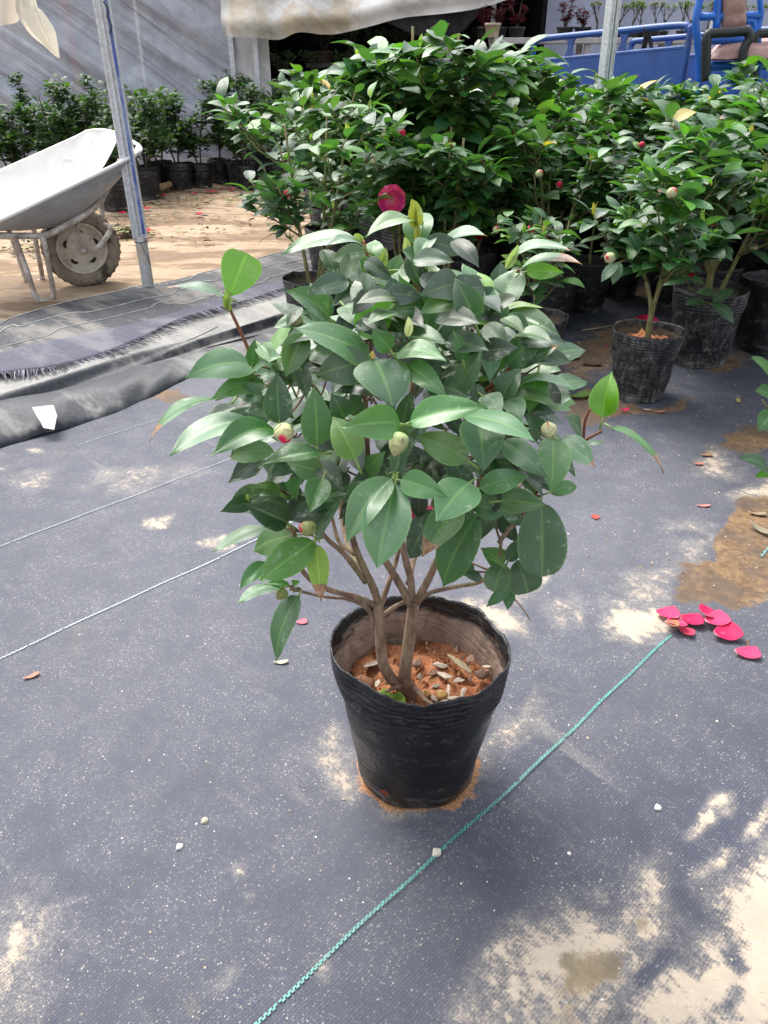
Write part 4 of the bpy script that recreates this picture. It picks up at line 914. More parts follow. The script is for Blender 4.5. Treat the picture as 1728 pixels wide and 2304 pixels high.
# ------------------------------------------------------------------ background camellias
def plant_variant(seed, H=.78, spread=.19, nleaf=420, seg=4, nac=1, lsize=.066, leafmat=LEAF2, bark=BARK2, young=.05, bright=.10, bare=.30, dens=1.0, dark=1.0, stems=None, fork=0):
    rg_ = random.Random(seed); tb_ = MB(); lb = MB(); z0 = .19; tips = []
    ns = stems or rg_.choice([2, 3, 3, 4]); ends = []
    for s_ in range(ns):
        th = 2 * math.pi * s_ / ns + rg_.uniform(-.5, .5); o = np.array([math.cos(th), math.sin(th), 0]); r = spread * rg_.uniform(.3, .65)
        hb = z0 + (H - z0) * rg_.uniform(.62, .8)
        pts = [np.array([0, 0, z0 - .02]) + o * .012, np.array([0, 0, z0 + (hb - z0) * .35]) + o * r * .42 + np.array([rg_.uniform(-.015, .015), rg_.uniform(-.015, .015), 0]), np.array([0, 0, hb]) + o * r]
        if fork: pts = [np.array([0, 0, z0 - .02]), np.array([.0, 0, z0 + fork * .5]), np.array([0, 0, z0 + fork]) + o * .012, np.array([0, 0, z0 + fork + (hb - z0 - fork) * .4]) + o * r * .45, np.array([0, 0, hb]) + o * r]
        tube(tb_, pts, .0105 if fork else .0085, .004, 8, 16 if fork else 8, wob=.06, rng=rg_); S = spline(pts, 12)
        for k in range(rg_.randint(6, 8)):
            t = rg_.uniform(bare, 1.0); p = S[int(t * 11)]; a2 = th + rg_.uniform(-1.5, 1.5); o2 = np.array([math.cos(a2), math.sin(a2), 0])
            ln = rg_.uniform(.12, .24) * (1 - .25 * t); e = p + o2 * spread * rg_.uniform(.3, .75) + np.array([0, 0, ln])
            e[2] = min(e[2], H * rg_.uniform(.92, 1.04))
            mid = (p + e) / 2 + o2 * .02 - np.array([0, 0, .012]); tube(tb_, [p, mid, e], .0036, .0022, 5, 5); S2 = spline([p, mid, e], 6); ends.append((S2, o2))
    per = max(1, int(nleaf / max(1, len(ends))))
    for S2, o2 in ends:
        subs = [(S2, .1)]
        for q in range(2):
            p = S2[rg_.randint(2, 4)]; a2 = rg_.uniform(0, 6.28); e = p + np.array([math.cos(a2), math.sin(a2), 0]) * rg_.uniform(.04, .09) + np.array([0, 0, rg_.uniform(.03, .10)]); e[2] = min(e[2], H * 1.03)
            tube(tb_, [p, (p + e) / 2, e], .0022, .0015, 4, 3); subs.append((spline([p, (p + e) / 2, e], 5), .25))
        for (S3, t0) in subs:
            kk = max(3, per // 3); ga = rg_.uniform(0, 6.28)
            for i in range(kk):
                t = t0 + (1.02 - t0) * (i + .6) / kk; idx = min(1.0, t) * (len(S3) - 1); i0 = min(int(idx), len(S3) - 2); p = S3[i0] + (S3[i0 + 1] - S3[i0]) * (idx - i0)
                ga += 2.4 + rg_.uniform(-.3, .3); out = np.array([math.cos(ga), math.sin(ga), 0]); rad = np.array([p[0], p[1], 0]); out = norm(out + rad / max(.05, np.linalg.norm(rad)) * .45)
                el = rg_.uniform(-.35, .55) + (.25 if i >= kk - 1 else 0); dv = norm(out * math.cos(el) + np.array([0, 0, math.sin(el)])); L = lsize * rg_.uniform(.72, 1.25)
                b = p + dv * .008; tp = b + dv * L; n_ = norm(np.array([0, 0, 1.0]) + out * rg_.uniform(.0, .7) + np.array([rg_.uniform(-.45, .45), rg_.uniform(-.45, .45), 0]))
                if dv[2] > .75: n_ = norm(-out + np.array([0, 0, .3]))
                u = rg_.random(); hgt = p[2] / H
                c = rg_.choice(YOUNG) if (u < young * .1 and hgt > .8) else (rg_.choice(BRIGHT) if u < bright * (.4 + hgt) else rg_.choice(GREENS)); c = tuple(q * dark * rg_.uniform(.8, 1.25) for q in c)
                leaf(lb, b, tp, n_, L * rg_.uniform(.42, .56), rg_.uniform(.04, .16), rg_.uniform(.08, .4), .1, seg, nac, c, .12 if rg_.random() < .03 else 0, 0, (.62, .8))
            if rg_.random() < young * 3:
                e = S3[-1]; L = rg_.uniform(.025, .05); c = rg_.choice([YOUNG[0], YOUNG[2], (.20, .34, .05), (.28, .38, .12), (.16, .30, .04)])
                for q in range(2): leaf(lb, e, e + np.array([rg_.uniform(-.01, .01), rg_.uniform(-.01, .01), L]), norm(np.array([rg_.uniform(-1, 1), rg_.uniform(-1, 1), .1])), L * .35, .04, .4, 0, 3, 1, c)
        tips.append(S2[-1])
    return tb_.mesh('stem', bark), lb.mesh('foliage', leafmat), tips

near_v = [plant_variant(100 + i, H * 1.05, sp * 1.12, int(nl * 1.0), 5, 1, ls * 1.34, bare=ba + .14, dark=1.12, young=.05, bright=br_) for i, (H, sp, nl, ls, ba, br_) in enumerate([(.88, .22, 520, .070, .35, .16), (.93, .23, 560, .068, .3, .12), (.84, .24, 540, .072, .3, .10), (.90, .20, 480, .070, .4, .2), (.97, .24, 620, .066, .25, .16), (.80, .22, 460, .072, .35, .08)])]
far_v = [plant_variant(200 + i, H, .23, 620, 3, 1, .066, bark=DARKBARK, young=.0, bright=.03, bare=.25, dark=.6, leafmat=LEAF3) for i, H in enumerate([.86, .95, .80, .90])]  # far row: leaf greens darkened in place of shade
pots_mesh = [pot_mesh('plastic_pot', .120, .090, .25, m, s_, .004, 1.0, 40, 6) for s_, m in ((1, POT_DUSTY), (2, POT_DARK), (3, POT_DARK), (4, POT_DUSTY))]
farpots = [pot_mesh('plastic_pot', .112, .095, .21, m, s_, .006, 1.0, 28, 2) for s_, m in ((11, POT_DARK), (12, POT_DARK))]
soils = [soil_mesh('soil', .108, .205, SOIL, 31, 1, .007, .9), soil_mesh('soil', .106, .195, SOIL2, 32)]; farsoil = soil_mesh('soil', .10, .18, SOIL2, 33)
def potted(x, y, var, potm, soilm, rz, s_, label, group, name='potted_camellia', z=.006, tilt=0):
    r = empty(name, (x, y, z), rz); r.scale = (s_,) * 3; tag(r, label, 'potted plant', group)
    for nm, me in (('plastic_pot', potm), ('soil', soilm), ('stem', var[0]), ('foliage', var[1])):
        o = bpy.data.objects.new(nm, me); COL.objects.link(o); o.parent = r
    return r
rp = random.Random(5); GR = 'camellias in the crowded block at the right'
def gxy(px, py): q = G(px, py); return float(q[0]), float(q[1])
# the front plants, one by one
FRONT = {}
# (key, base pixel, variant seed/params, pot mesh, soil, scale, label)
fr = [('p1', (1433, 893), dict(seed=301, H=.82, spread=.24, nleaf=460, lsize=.078, bare=.66, stems=3, bright=.05, fork=.16), 0, 0, .93, 'camellia with bare forked olive trunk in a dusty grey pot, standing forward at the right'),
      ('p2', (1566, 815), dict(seed=302, H=.78, spread=.24, nleaf=400, lsize=.075, bare=.5, bright=.04), 3, 1, 1.12, 'camellia in the wide dusty pot with low leaves hanging over its rim'),
      ('p3', (1715, 787), dict(seed=303, H=.84, spread=.24, nleaf=420, lsize=.070, bare=.5, bright=.04), 1, 0, 1.1, 'camellia in a dark pot with orange soil cut by the right edge'),
      ('p4', (1312, 700), dict(seed=304, H=.90, spread=.22, nleaf=420, lsize=.068, bare=.6, stems=1, bright=.04), 1, 1, .9, 'single-stemmed camellia in a black pot behind the gap left of the forward plant'),
      ('p5', (1225, 745), dict(seed=305, H=.86, spread=.22, nleaf=420, lsize=.070, bare=.55, stems=3, bright=.06), 2, 1, .98, 'camellia with three pale stems in a black pot behind the nearest plant'),
      ('p6', (1195, 850), dict(seed=306, H=.62, spread=.16, nleaf=130, lsize=.066, bare=.6, stems=2), 3, 1, .9, 'low camellia in a small ribbed pot half hidden by the nearest plant'),
      ('p8', (1052, 690), dict(seed=308, H=.90, spread=.22, nleaf=460, lsize=.068, bare=.5, stems=3, bright=.1), 0, 0, 1.0, 'camellia with a low red bloom and ribbed pot rim behind the nearest plant'),
      ('p9', (900, 705), dict(seed=309, H=.86, spread=.2, nleaf=440, lsize=.07, bare=.45, stems=3, bright=.12), 1, 1, 1.0, 'camellia carrying a large open crimson flower right behind the top of the nearest plant'),
      ('p10', (712, 765), dict(seed=310, H=1.0, spread=.30, nleaf=430, lsize=.070, bare=.45, stems=4, bright=.14), 3, 1, 1.0, 'leftmost camellia of the right block, many olive stems from one hidden pot'),
      ('p11', (1390, 668), dict(seed=311, H=.86, spread=.2, nleaf=400, lsize=.068, bare=.5, bright=.05), 2, 1, .84, 'camellia in a black pot in deep shade directly behind the forward plant'),
      ('p12', (1500, 690), dict(seed=312, H=.84, spread=.2, nleaf=420, lsize=.068, bare=.45, bright=.05), 2, 1, .86, 'camellia in a shaded pot behind the wide dusty pot')]
for key, pb, kw, pi, si, s_, lb in fr:
    kw['nleaf'] = int(kw['nleaf'] * 1.0); kw['lsize'] *= 1.2; kw['dark'] = 1.1; var = plant_variant(seg=6, nac=2, young=.04, **kw); x, y = gxy(*pb); FRONT[key] = potted(x, y, var, pots_mesh[pi], soils[si], rp.uniform(0, 6.28) if key not in ('p1',) else 2.6, s_, lb, GR)
occupied = [(o.location.x, o.location.y) for o in FRONT.values()]
rows = []
ordw = ['first', 'second', 'third', 'fourth', 'fifth', 'sixth', 'seventh', 'eighth', 'ninth', 'tenth', 'eleventh', 'twelfth', 'thirteenth', 'fourteenth', 'fifteenth']
for j in range(7):
    yy = 3.35 + j * .36; x0 = -.20 - .03 * j if j > 0 else -.1; k = 0; i = 0
    while True:
        x = x0 + i * .36 + (.18 if j % 2 else 0) + rp.uniform(-.04, .04); y = yy + rp.uniform(-.05, .05); i += 1
        if x > .62 * y + .25: break
        if min(math.hypot(x - a, y - b) for a, b in occupied) < .27: continue
        if .55 < x < 1.15 and y < 3.45: continue
        v = near_v[rp.randrange(6)]; hs_ = 1.0
        if abs(x - .22) < .34 and 3.6 < y < 4.7: hs_ = 1.14
        s_ = hs_ * rp.uniform(1.0, 1.10)
        if 1.05 < x < 1.6 and y > 3.8: s_ *= .95
        potted(x, y, v, pots_mesh[rp.randrange(4)], soils[rp.randrange(2)], rp.uniform(0, 6.28), s_, 'camellia %s from the left in the %s row of the right block' % (ordw[min(k, 14)], ordw[j]), GR); occupied.append((x, y)); k += 1
for px, Yh, s_, lb in ((950, 3.75, 1.47, 'tallest camellia of the right block, rising above all others left of centre'), (1020, 3.95, 1.43, 'second tallest camellia, right beside the tallest one in the right block'), (880, 4.0, 1.36, 'tall camellia just left of the tallest one in the right block')):
    x = AT(px, 150, Yh)[0]; potted(float(x), Yh, near_v[4], pots_mesh[1], soils[1], rp.uniform(0, 6.28), s_, lb, GR)
# left row against the film
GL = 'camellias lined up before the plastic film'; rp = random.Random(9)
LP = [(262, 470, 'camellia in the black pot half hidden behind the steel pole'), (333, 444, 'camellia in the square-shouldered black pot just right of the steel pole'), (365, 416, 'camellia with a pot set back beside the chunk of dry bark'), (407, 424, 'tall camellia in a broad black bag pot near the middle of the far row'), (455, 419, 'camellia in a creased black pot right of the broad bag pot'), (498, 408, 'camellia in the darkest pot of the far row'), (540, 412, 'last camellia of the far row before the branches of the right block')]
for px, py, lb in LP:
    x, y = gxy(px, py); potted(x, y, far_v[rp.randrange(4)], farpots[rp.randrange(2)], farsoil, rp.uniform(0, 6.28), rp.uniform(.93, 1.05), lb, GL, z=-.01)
    occupied.append((x, y))
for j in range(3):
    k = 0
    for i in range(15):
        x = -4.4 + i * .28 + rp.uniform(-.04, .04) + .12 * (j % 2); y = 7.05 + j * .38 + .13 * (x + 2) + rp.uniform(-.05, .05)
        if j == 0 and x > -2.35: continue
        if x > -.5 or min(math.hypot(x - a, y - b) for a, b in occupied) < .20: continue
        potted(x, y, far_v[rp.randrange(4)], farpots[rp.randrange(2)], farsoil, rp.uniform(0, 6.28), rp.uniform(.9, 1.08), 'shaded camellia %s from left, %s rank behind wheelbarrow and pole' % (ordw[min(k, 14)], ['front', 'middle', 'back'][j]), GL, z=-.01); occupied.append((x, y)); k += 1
for i in range(9):
    x = -1.25 + (i % 5) * .4 + rp.uniform(-.06, .06); y = 8.35 + (i // 5) * .45
    potted(x, y, far_v[rp.randrange(4)], farpots[0], farsoil, rp.uniform(0, 6.28), rp.uniform(.92, 1.05), 'dim camellia %s in the %s row at the greenhouse mouth' % (ordw[i % 5], ['front', 'rear'][i // 5]), 'camellias at the greenhouse opening', z=-.01)

# flowers and buds carried by them
fl_open = flower_mesh('flower', .046, 1, (.98, .06, .24), 4, 2.0, .3); fl_red = flower_mesh('flower', .036, 2, (.55, .008, .03), 5, .8)
bud_red = bud_mesh('flower_bud', .013, .030, (.70, .03, .09), 8, (.45, .45, .22), .62); bud_pale = bud_mesh('flower_bud', .013, .030, (.7, .05, .12), 9, (.58, .60, .36), .12)
def on(key, px, py, back, me, dirv, nm='flower_bud', sc_=1.0):
    p = FRONT[key]; Yd = p.location.y - back - .09; return place_mesh(nm, me, AT(px, py, Yd), dirv, p, 0, sc_)
on('p9', 882, 450, .26, fl_open, (-.2, -.9, .25), 'flower', 1.15)
on('p9', 902, 304, .22, bud_red, (.3, -.5, .5)); on('p8', 1160, 304, .2, bud_red, (.2, -.6, .4)); on('p8', 1083, 372, .24, fl_red, (0, -.7, -.2), 'flower', .5); on('p8', 1082, 405, .24, bud_red, (0, -.7, -.3))
on('p8', 1070, 522, .26, fl_red, (.1, -.6, .3), 'flower', 1.0); on('p8', 1060, 552, .25, bud_red, (-.2, -.7, -.3)); on('p5', 1188, 520, .24, bud_red, (.3, -.5, .3), sc_=1.25); on('p5', 1116, 522, .22, bud_pale, (0, -.5, .6)); on('p4', 1342, 487, .24, bud_red, (.3, -.5, .2), sc_=.9)
on('p1', 1378, 583, .10, bud_pale, (-.6, -.5, .3), sc_=1.2); on('p2', 1549, 617, .2, fl_red, (.2, -.7, .5), 'flower', .5); on('p10', 646, 428, .1, bud_red, (0, -.6, -.5), sc_=.9); on('p10', 838, 370, .0, bud_pale, (.1, -.3, .8), sc_=.8); on('p8', 953, 360, .25, bud_pale, (.1, -.3, .8), sc_=.8)
for k_, (key, x_, y_, b_, me_, s2_) in enumerate((('p4', 1255, 420, .22, bud_red, 1.0), ('p1', 1505, 440, .16, bud_pale, 1.1), ('p5', 1210, 395, .2, bud_pale, 1.0), ('p8', 1010, 330, .2, bud_red, .9), ('p2', 1600, 520, .18, bud_red, 1.0), ('p9', 820, 380, .18, bud_red, .9), ('p3', 1690, 560, .16, bud_pale, 1.0), ('p12', 1440, 330, .25, bud_red, .9))): on(key, x_, y_, b_, me_, (.2, -.6, .5), sc_=s2_)
# low leafy side shoots on two of the front plants
def side_shoot(parent, base, pts_leaf, seed):
    rg_ = random.Random(seed); mb = MB(); tb_ = MB()
    inv = (Matrix.Translation(parent.location) @ parent.rotation_euler.to_matrix().to_4x4() @ Matrix.Diagonal(tuple(parent.scale) + (1,))).inverted()
    loc = lambda v: np.array(inv @ Vector(v))
    for (b, t, wd, c) in pts_leaf:
        n_ = norm(np.array([rg_.uniform(-.2, .2), -.6, .9])); leaf(mb, b, t, n_, wd, .1, .2, .1, 8, 2, c)
    for pth in base: tube(tb_, pth, .003, .0018, 6, 10)
    for q in mb.v + tb_.v:
        for i in range(len(q)): q[i] = loc(q[i])
    o = mb.build('foliage', LEAF2, parent); o2 = tb_.build('stem', BARK2, parent)
p = FRONT['p2']; Yp = p.location.y; qa = lambda x, y, Y: AT(1100 + x / 2.642, 400 + y / 2.642, Y)
side_shoot(p, [[(p.location.x, Yp, .22), qa(1200, 660, Yp - .05), qa(1180, 610, Yp - .12)], [qa(1200, 700, Yp - .06), qa(1290, 740, Yp - .14), qa(1360, 760, Yp - .17)]],
           [(qa(1170, 610, Yp - .12), qa(1035, 640, Yp - .15), .034, GREENS[1]), (qa(1340, 690, Yp - .12), qa(1230, 680, Yp - .1), .04, GREENS[2]), (qa(1330, 740, Yp - .16), qa(1455, 665, Yp - .14), .04, GREENS[1]), (qa(1330, 750, Yp - .18), qa(1455, 865, Yp - .24), .05, GREENS[1]), (qa(1290, 745, Yp - .14), qa(1160, 755, Yp - .2), .036, GREENS[0]), (qa(1190, 600, Yp - .1), qa(1280, 630, Yp - .1), .03, GREENS[2])], 3)
p = FRONT['p1']; Yp = p.location.y
side_shoot(p, [[qa(890, 480, Yp), qa(820, 490, Yp - .06), qa(750, 510, Yp - .1)]],
           [(qa(770, 480, Yp - .1), qa(680, 420, Yp - .1), .03, GREENS[2]), (qa(760, 510, Yp - .1), qa(668, 620, Yp - .14), .034, (.05, .11, .06)), (qa(780, 500, Yp - .1), qa(735, 635, Yp - .12), .032, (.06, .12, .06)), (qa(1140, 275, Yp - .18), qa(1005, 150, Yp - .14), .045, BRIGHT[1]), (qa(880, 430, Yp - .1), qa(770, 370, Yp - .14), .035, GREENS[3]), (qa(890, 440, Yp - .12), qa(830, 320, Yp - .1), .036, GREENS[3]), (qa(1080, 415, Yp - .12), qa(950, 385, Yp - .16), .034, GREENS[3]),
            (qa(1110, 420, Yp - .14), qa(1200, 270, Yp - .14), .034, GREENS[3]), (qa(1190, 430, Yp - .14), qa(1225, 510, Yp - .16), .03, GREENS[3])], 4)
# plant just outside the right edge whose leaf tips reach into the frame
pe = plant_variant(330, .80, .24, 520, 6, 2, .07, bare=.0, young=.05, bright=.1); x, y = 1.26, 2.02
PE = potted(x, y, pe, pots_mesh[0], soils[0], 1.0, 1.0, 'camellia beyond the right edge, only a few leaf tips reaching into the photo', GR)
# its two low twigs in the picture
qe = lambda px, py, Y: AT(px, py, Y)
side_shoot(PE, [[(x, y, .3), qe(1760, 930, 1.75), qe(1715, 900, 1.7)], [(x, y, .25), qe(1760, 1080, 1.65), qe(1722, 1062, 1.6)]],
           [(qe(1740, 860, 1.7), qe(1690, 803, 1.68), .04, GREENS[4]), (qe(1745, 900, 1.7), qe(1700, 880, 1.66), .05, GREENS[2]), (qe(1740, 925, 1.7), qe(1705, 970, 1.66), .045, GREENS[2]), (qe(1730, 1062, 1.6), qe(1662, 1030, 1.55), .045, GREENS[3]), (qe(1728, 1064, 1.6), qe(1700, 1075, 1.57), .02, BRIGHT[0])], 5)

# ------------------------------------------------------------------ wheelbarrow
WA = R(28); WO = G(192, 642) + np.array([-math.sin(WA), math.cos(WA), 0]) * .045; WO[2] = -.012
barrow = tag(empty('wheelbarrow', tuple(WO), WA), 'mud-stained white enamel wheelbarrow standing left of the leaning steel pole', 'wheelbarrow')
tray_m = simple('white_enamel', (.74, .73, .70), .38, .5, 0, .05, 18, .08, .003, (.40, .29, .2), .55, 7, .57, .68); tray_out = simple('grey_primer', (.36, .37, .39), .55, .4, .1, .12, 14, .1, .003, (.3, .22, .16), .5, 6, .55, .7)
def tray_ring(k):   # k: 0 rim .. 1 floor
    rim = [(.345, -.17, .66), (.300, -.27, .635), (.20, -.315, .600), (-.05, -.335, .510), (-.33, -.33, .405), (-.47, -.28, .355), (-.52, -.16, .345), (-.52, .16, .42), (-.47, .28, .44), (-.33, .33, .50), (-.05, .335, .60), (.15, .315, .675), (.20, .27, .70), (.29, .17, .70)]
    flo = [(-.02, -.10, .345), (-.04, -.13, .335), (-.07, -.15, .33), (-.16, -.16, .325), (-.26, -.16, .325), (-.32, -.14, .33), (-.34, -.08, .33), (-.34, .08, .335), (-.32, .14, .335), (-.26, .16, .34), (-.16, .16, .345), (-.07, .15, .35), (-.04, .13, .355), (-.02, .10, .36)]
    a = np.array(rim); b = np.array(flo); m = a * (1 - k) + b * k
    ctr = b.mean(0); bulge = math.sin(k * math.pi) * .035
    m[:, :2] += (a[:, :2] - b[:, :2]) / np.linalg.norm(a[:, :2] - b[:, :2], axis=1)[:, None] * bulge
    return m
def tray_shell(off):
    rings = []
    for k in np.linspace(0, 1, 9):
        r_ = tray_ring(k); r_ = spline(np.vstack([r_[-2:], r_, r_[:3]]), 19 * 6)[12:12 + 14 * 6 + 1]; c = r_.mean(0); d = r_ - c; d[:, 2] = 0; d /= np.linalg.norm(d, axis=1)[:, None] + 1e-9
        r_ = r_ + d * off; r_[:, 2] -= off * .8; rings.append(r_)
    A = np.array(rings); c = A[-1].mean(0); A = np.concatenate([A, (A[-1:] * .5 + c * .5), (A[-1:] * .02 + c * .98)]); return A
mb = MB(); grid(mb, tray_shell(0.0)); t_in = mb.build('tray', tray_m, barrow)
mb = MB(); grid(mb, tray_shell(.004), flip=True); mb.build('tray_underside', tray_out, barrow)
r_ = tray_shell(.003)[0]; mb = MB(); tube(mb, list(r_[::3]) + [r_[0]], .009, None, 8, 90); mb.build('rolled_rim', tray_m, t_in)
# wheel
def wheel_profile(prof, n=64):
    mb = MB(); V = []
    for i, (r, y) in enumerate(prof):
        for k in range(n): th = 2 * math.pi * k / n; V.append((r * math.cos(th), y, .2 + r * math.sin(th)))
    m = len(prof); mb.add(V, [(i * n + k, (i + 1) * n + k, (i + 1) * n + (k + 1) % n, i * n + (k + 1) % n) for i in range(m - 1) for k in range(n)]); return mb
tyre_m = simple('muddy_rubber', (.22, .185, .145), .85, .2, 0, .2, 30, .6, .004, (.035, .033, .03), .85, 9, .48, .6); rim_m = simple('muddy_rim', (.56, .50, .43), .7, .3, .1, .15, 30, .4, .003, (.3, .22, .15), .6, 10)
wh = empty('wheel', (.02, 0, .0)); wh.parent = barrow; wh.scale = (.95, 1.0, .95)
ty = [(.128, -.036), (.140, -.046), (.165, -.051), (.186, -.045), (.196, -.034), (.1985, -.012), (.1985, .012), (.196, .034), (.186, .045), (.165, .051), (.140, .046), (.128, .036)]
mb = wheel_profile(ty, 80)
for k in range(34):   # tread lugs
    for s_ in (-1, 1):
        th = 2 * math.pi * (k + .5 * (s_ > 0)) / 34; c, s2 = math.cos(th), math.sin(th)
        rot = np.array([[c, 0, -s2], [0, 1, 0], [s2, 0, c]]); box(mb, (.1972 * c, s_ * .028, .2 + .1972 * s2), (.0022, .026, .014), rot)
mb.build('tyre', tyre_m, wh)
mb = wheel_profile([(.130, -.036), (.126, -.042), (.119, -.034), (.112, -.012), (.100, -.002), (.090, -.006), (.070, -.020), (.05, -.018), (.034, -.020), (.030, -.034), (.012, -.036), (.0, -.036)]); m2 = wheel_profile([(.130, .036), (.120, .034), (.112, .015), (.05, .012), (.0, .012)])
for q in m2.v: mb.add(q, [tuple(reversed(f)) for f in m2.f])
hb_ = MB()
for k in range(5):
    th = 2 * math.pi * k / 5 + .3; c, s2 = math.cos(th), math.sin(th); hb_.add([(.2 * 0 + (.078 + .016 * math.cos(q)) * c - .02 * math.sin(q) * s2, -.0155, .2 + (.078 + .016 * math.cos(q)) * s2 + .02 * math.sin(q) * c) for q in [i * math.pi / 6 for i in range(12)]], [tuple(range(12))], (.03, .025, .02, 0)); hb_.build('rim_hole_shade', LITTER, wh); hb_ = MB()  # flat dark discs stand in for the shade inside the rim holes
mb.build('wheel_rim', rim_m, wh); mb = MB(); tube(mb, [(0, -.10, .2), (0, .10, .2)], .010, None, 12, 4); tube(mb, [(0, -.062, .2), (0, -.036, .2)], .020, .018, 6, 3); mb.build('axle', RUSTY, wh)
mb = MB()
for s_ in (-1, 1):
    dz = .02 if s_ > 0 else 0
    tube(mb, [(-1.1, s_ * .27, .50), (-.75, s_ * .26, .43), (-.45, s_ * .22, .335 + dz), (-.20, s_ * .19, .298 + dz), (-.14, s_ * .19, .300 + dz), (-.02, s_ * .185, .345 + dz), (.09, s_ * .18, .40 + dz), (.15, s_ * .18, .46 + dz), (.21, s_ * .18, .545 + dz), (.25, s_ * .18, .60 + dz)], .0155, None, 10, 60)
    tube(mb, [(.0, s_ * .16, .32), (.01, s_ * .10, .24), (.04, s_ * .085, .195), (.09, s_ * .085, .20), (.15, s_ * .08, .255), (.165, s_ * .07, .285), (.14, s_ * .03, .30)], .0135, None, 8, 40)
tube(mb, [(.14, -.035, .30), (.14, .035, .30)], .010, None, 8, 4); tube(mb, [(.15, 0, .30), (.155, 0, .40), (.165, 0, .47)], .0115, None, 8, 8); tube(mb, [(-.30, -.2, .305), (-.30, .2, .315)], .011, None, 8, 4); tube(mb, [(.165, -.18, .47), (.165, .18, .48)], .010, None, 8, 4)
mb.build('tube_frame', RUSTY, barrow)
for s_ in (-1, 1):
    mb = MB(); v = s_ * .21
    tube(mb, [(-.29, v, .31), (-.27, v, .16), (-.255, v, .02), (-.235, v, .002), (-.20, v, -.002), (-.175, v, .02), (-.17, v, .16), (-.165, v * .92, .30)], .0125, None, 10, 50); mb.build('leg', RUSTY, barrow)

# ------------------------------------------------------------------ steel poles
def channel_pole(name, base, top, wd, dp, label):
    base = np.array(base, float); top = np.array(top, float); ax = norm(top - base); L = np.linalg.norm(top - base)
    o = tag(empty(name, tuple(base)), label, 'pole', 'galvanised steel poles'); q = Vector(ax).to_track_quat('Z', 'Y'); o.rotation_mode = 'QUATERNION'
    o.rotation_quaternion = q; return o, L
def channel_section(w_, d_, L):
    # outline of the C section with rounded ribs and a central slot, extruded
    pts = [(-w_ / 2, d_ / 2), (-w_ / 2, -d_ / 2), (-w_ * .36, -d_ / 2), (-w_ * .33, -d_ * .42), (-w_ * .22, -d_ * .42), (-w_ * .18, -d_ / 2), (-.06 * w_, -d_ / 2), (-.05 * w_, -d_ * .18), (.10 * w_, -d_ * .18), (.11 * w_, -d_ / 2), (.24 * w_, -d_ / 2), (.28 * w_, -d_ * .42), (.36 * w_, -d_ * .42), (.40 * w_, -d_ / 2), (w_ / 2, -d_ / 2), (w_ / 2, d_ / 2)]
    n = len(pts); zs = np.linspace(0, L, 12); V = [(x, y, z) for z in zs for x, y in pts]
    Fs = [(i * n + k, i * n + (k + 1) % n, (i + 1) * n + (k + 1) % n, (i + 1) * n + k) for i in range(11) for k in range(n)]; Fs.append(tuple(range(n))[::-1]); Fs.append(tuple(11 * n + k for k in range(n)))
    mb = MB(); mb.add(V, Fs); return mb
b0 = G(335, 650); tp_ = AT(228, 0, b0[1] - .02); up = norm(tp_ - b0); top = b0 + up * 2.6
po, L = channel_pole('steel_pole', b0, top, .07, .05, 'leaning galvanised channel pole with a blue stripe, beside the wheelbarrow')
po.rotation_quaternion = Vector(up).to_track_quat('Z', 'Y') @ Matrix.Rotation(math.pi + R(8), 4, 'Z').to_quaternion()
# make the slotted face look towards the viewer
Zax = Vector(up); Yax = Vector((-.18, 1, 0)); Xax = Yax.cross(Zax).normalized(); Yax = Zax.cross(Xax).normalized(); po.rotation_quaternion = Matrix((Xax, Yax, Zax)).transposed().to_quaternion()
mb = channel_section(.068, .042, L - .28)
c_ = mb.build('channel', GALV, po, False); c_.location = (0, 0, .25)
mb = MB(); box(mb, (.021, -.0245, L / 2 + .12), (.013, .003, L - .30)); mb.build('blue_film', simple('blue_film', (.05, .10, .34), .35, .5, 0, .3, 6, .05, .002, (.35, .4, .5), .7, 5, .45, .62), po, False)
mb = MB(); tube(mb, [(0, 0, -.03), (0, 0, .13), (0, 0, .26)], .029, .029, 20, 8); mb.build('post_foot', simple('concrete_crusted_pipe', (.50, .50, .50), .6, .4, .3, .15, 30, .5, .004, (.55, .47, .38), .9, 12, .45, .6), po)
mb = MB(); cz = .8
for z0 in (1.10, 1.30):
    tube(mb, [(.010, -.024, z0 + .115), (.026, -.027, z0 + .085), (.014, -.026, z0 + .06), (.028, -.027, z0 + .03), (.014, -.026, z0)], .0028, None, 6, 16)
mb.build('spring_wire', simple('black_wire', (.02, .02, .022), .5), po)
mb = MB(); tube(mb, [(-.03, -.026, .235), (.0, -.034, .232), (.034, -.024, .24), (.034, .02, .24)], .002, None, 5, 10); tube(mb, [(.0, -.034, .232), (.02, -.045, .17), (.034, -.05, .13)], .0015, None, 5, 8); mb.build('tie_wire', bpy.data.materials['black_wire'], po)
b1 = AT(1364, 151, 4.9); u1 = norm(AT(1381, 0, 4.88) - b1); b1 = b1 - u1 * (b1[2] / u1[2])
po2, L2 = channel_pole('steel_pole', b1, b1 + u1 * 2.5, .07, .05, 'upright fluted galvanised pole rising out of the right block in front of the blue cart')
Zax = Vector(u1); Yax = Vector((-.5, 1, 0)); Xax = Yax.cross(Zax).normalized(); Yax = Zax.cross(Xax).normalized(); po2.rotation_quaternion = Matrix((Xax, Yax, Zax)).transposed().to_quaternion()
channel_section(.062, .05, 2.5).build('channel', GALV, po2, False)
mb = MB(); tube(mb, [(0, 0, -.02), (0, 0, .05)], .04, .034, 16, 3); mb.build('post_foot', bpy.data.materials['concrete_crusted_pipe'], po2)

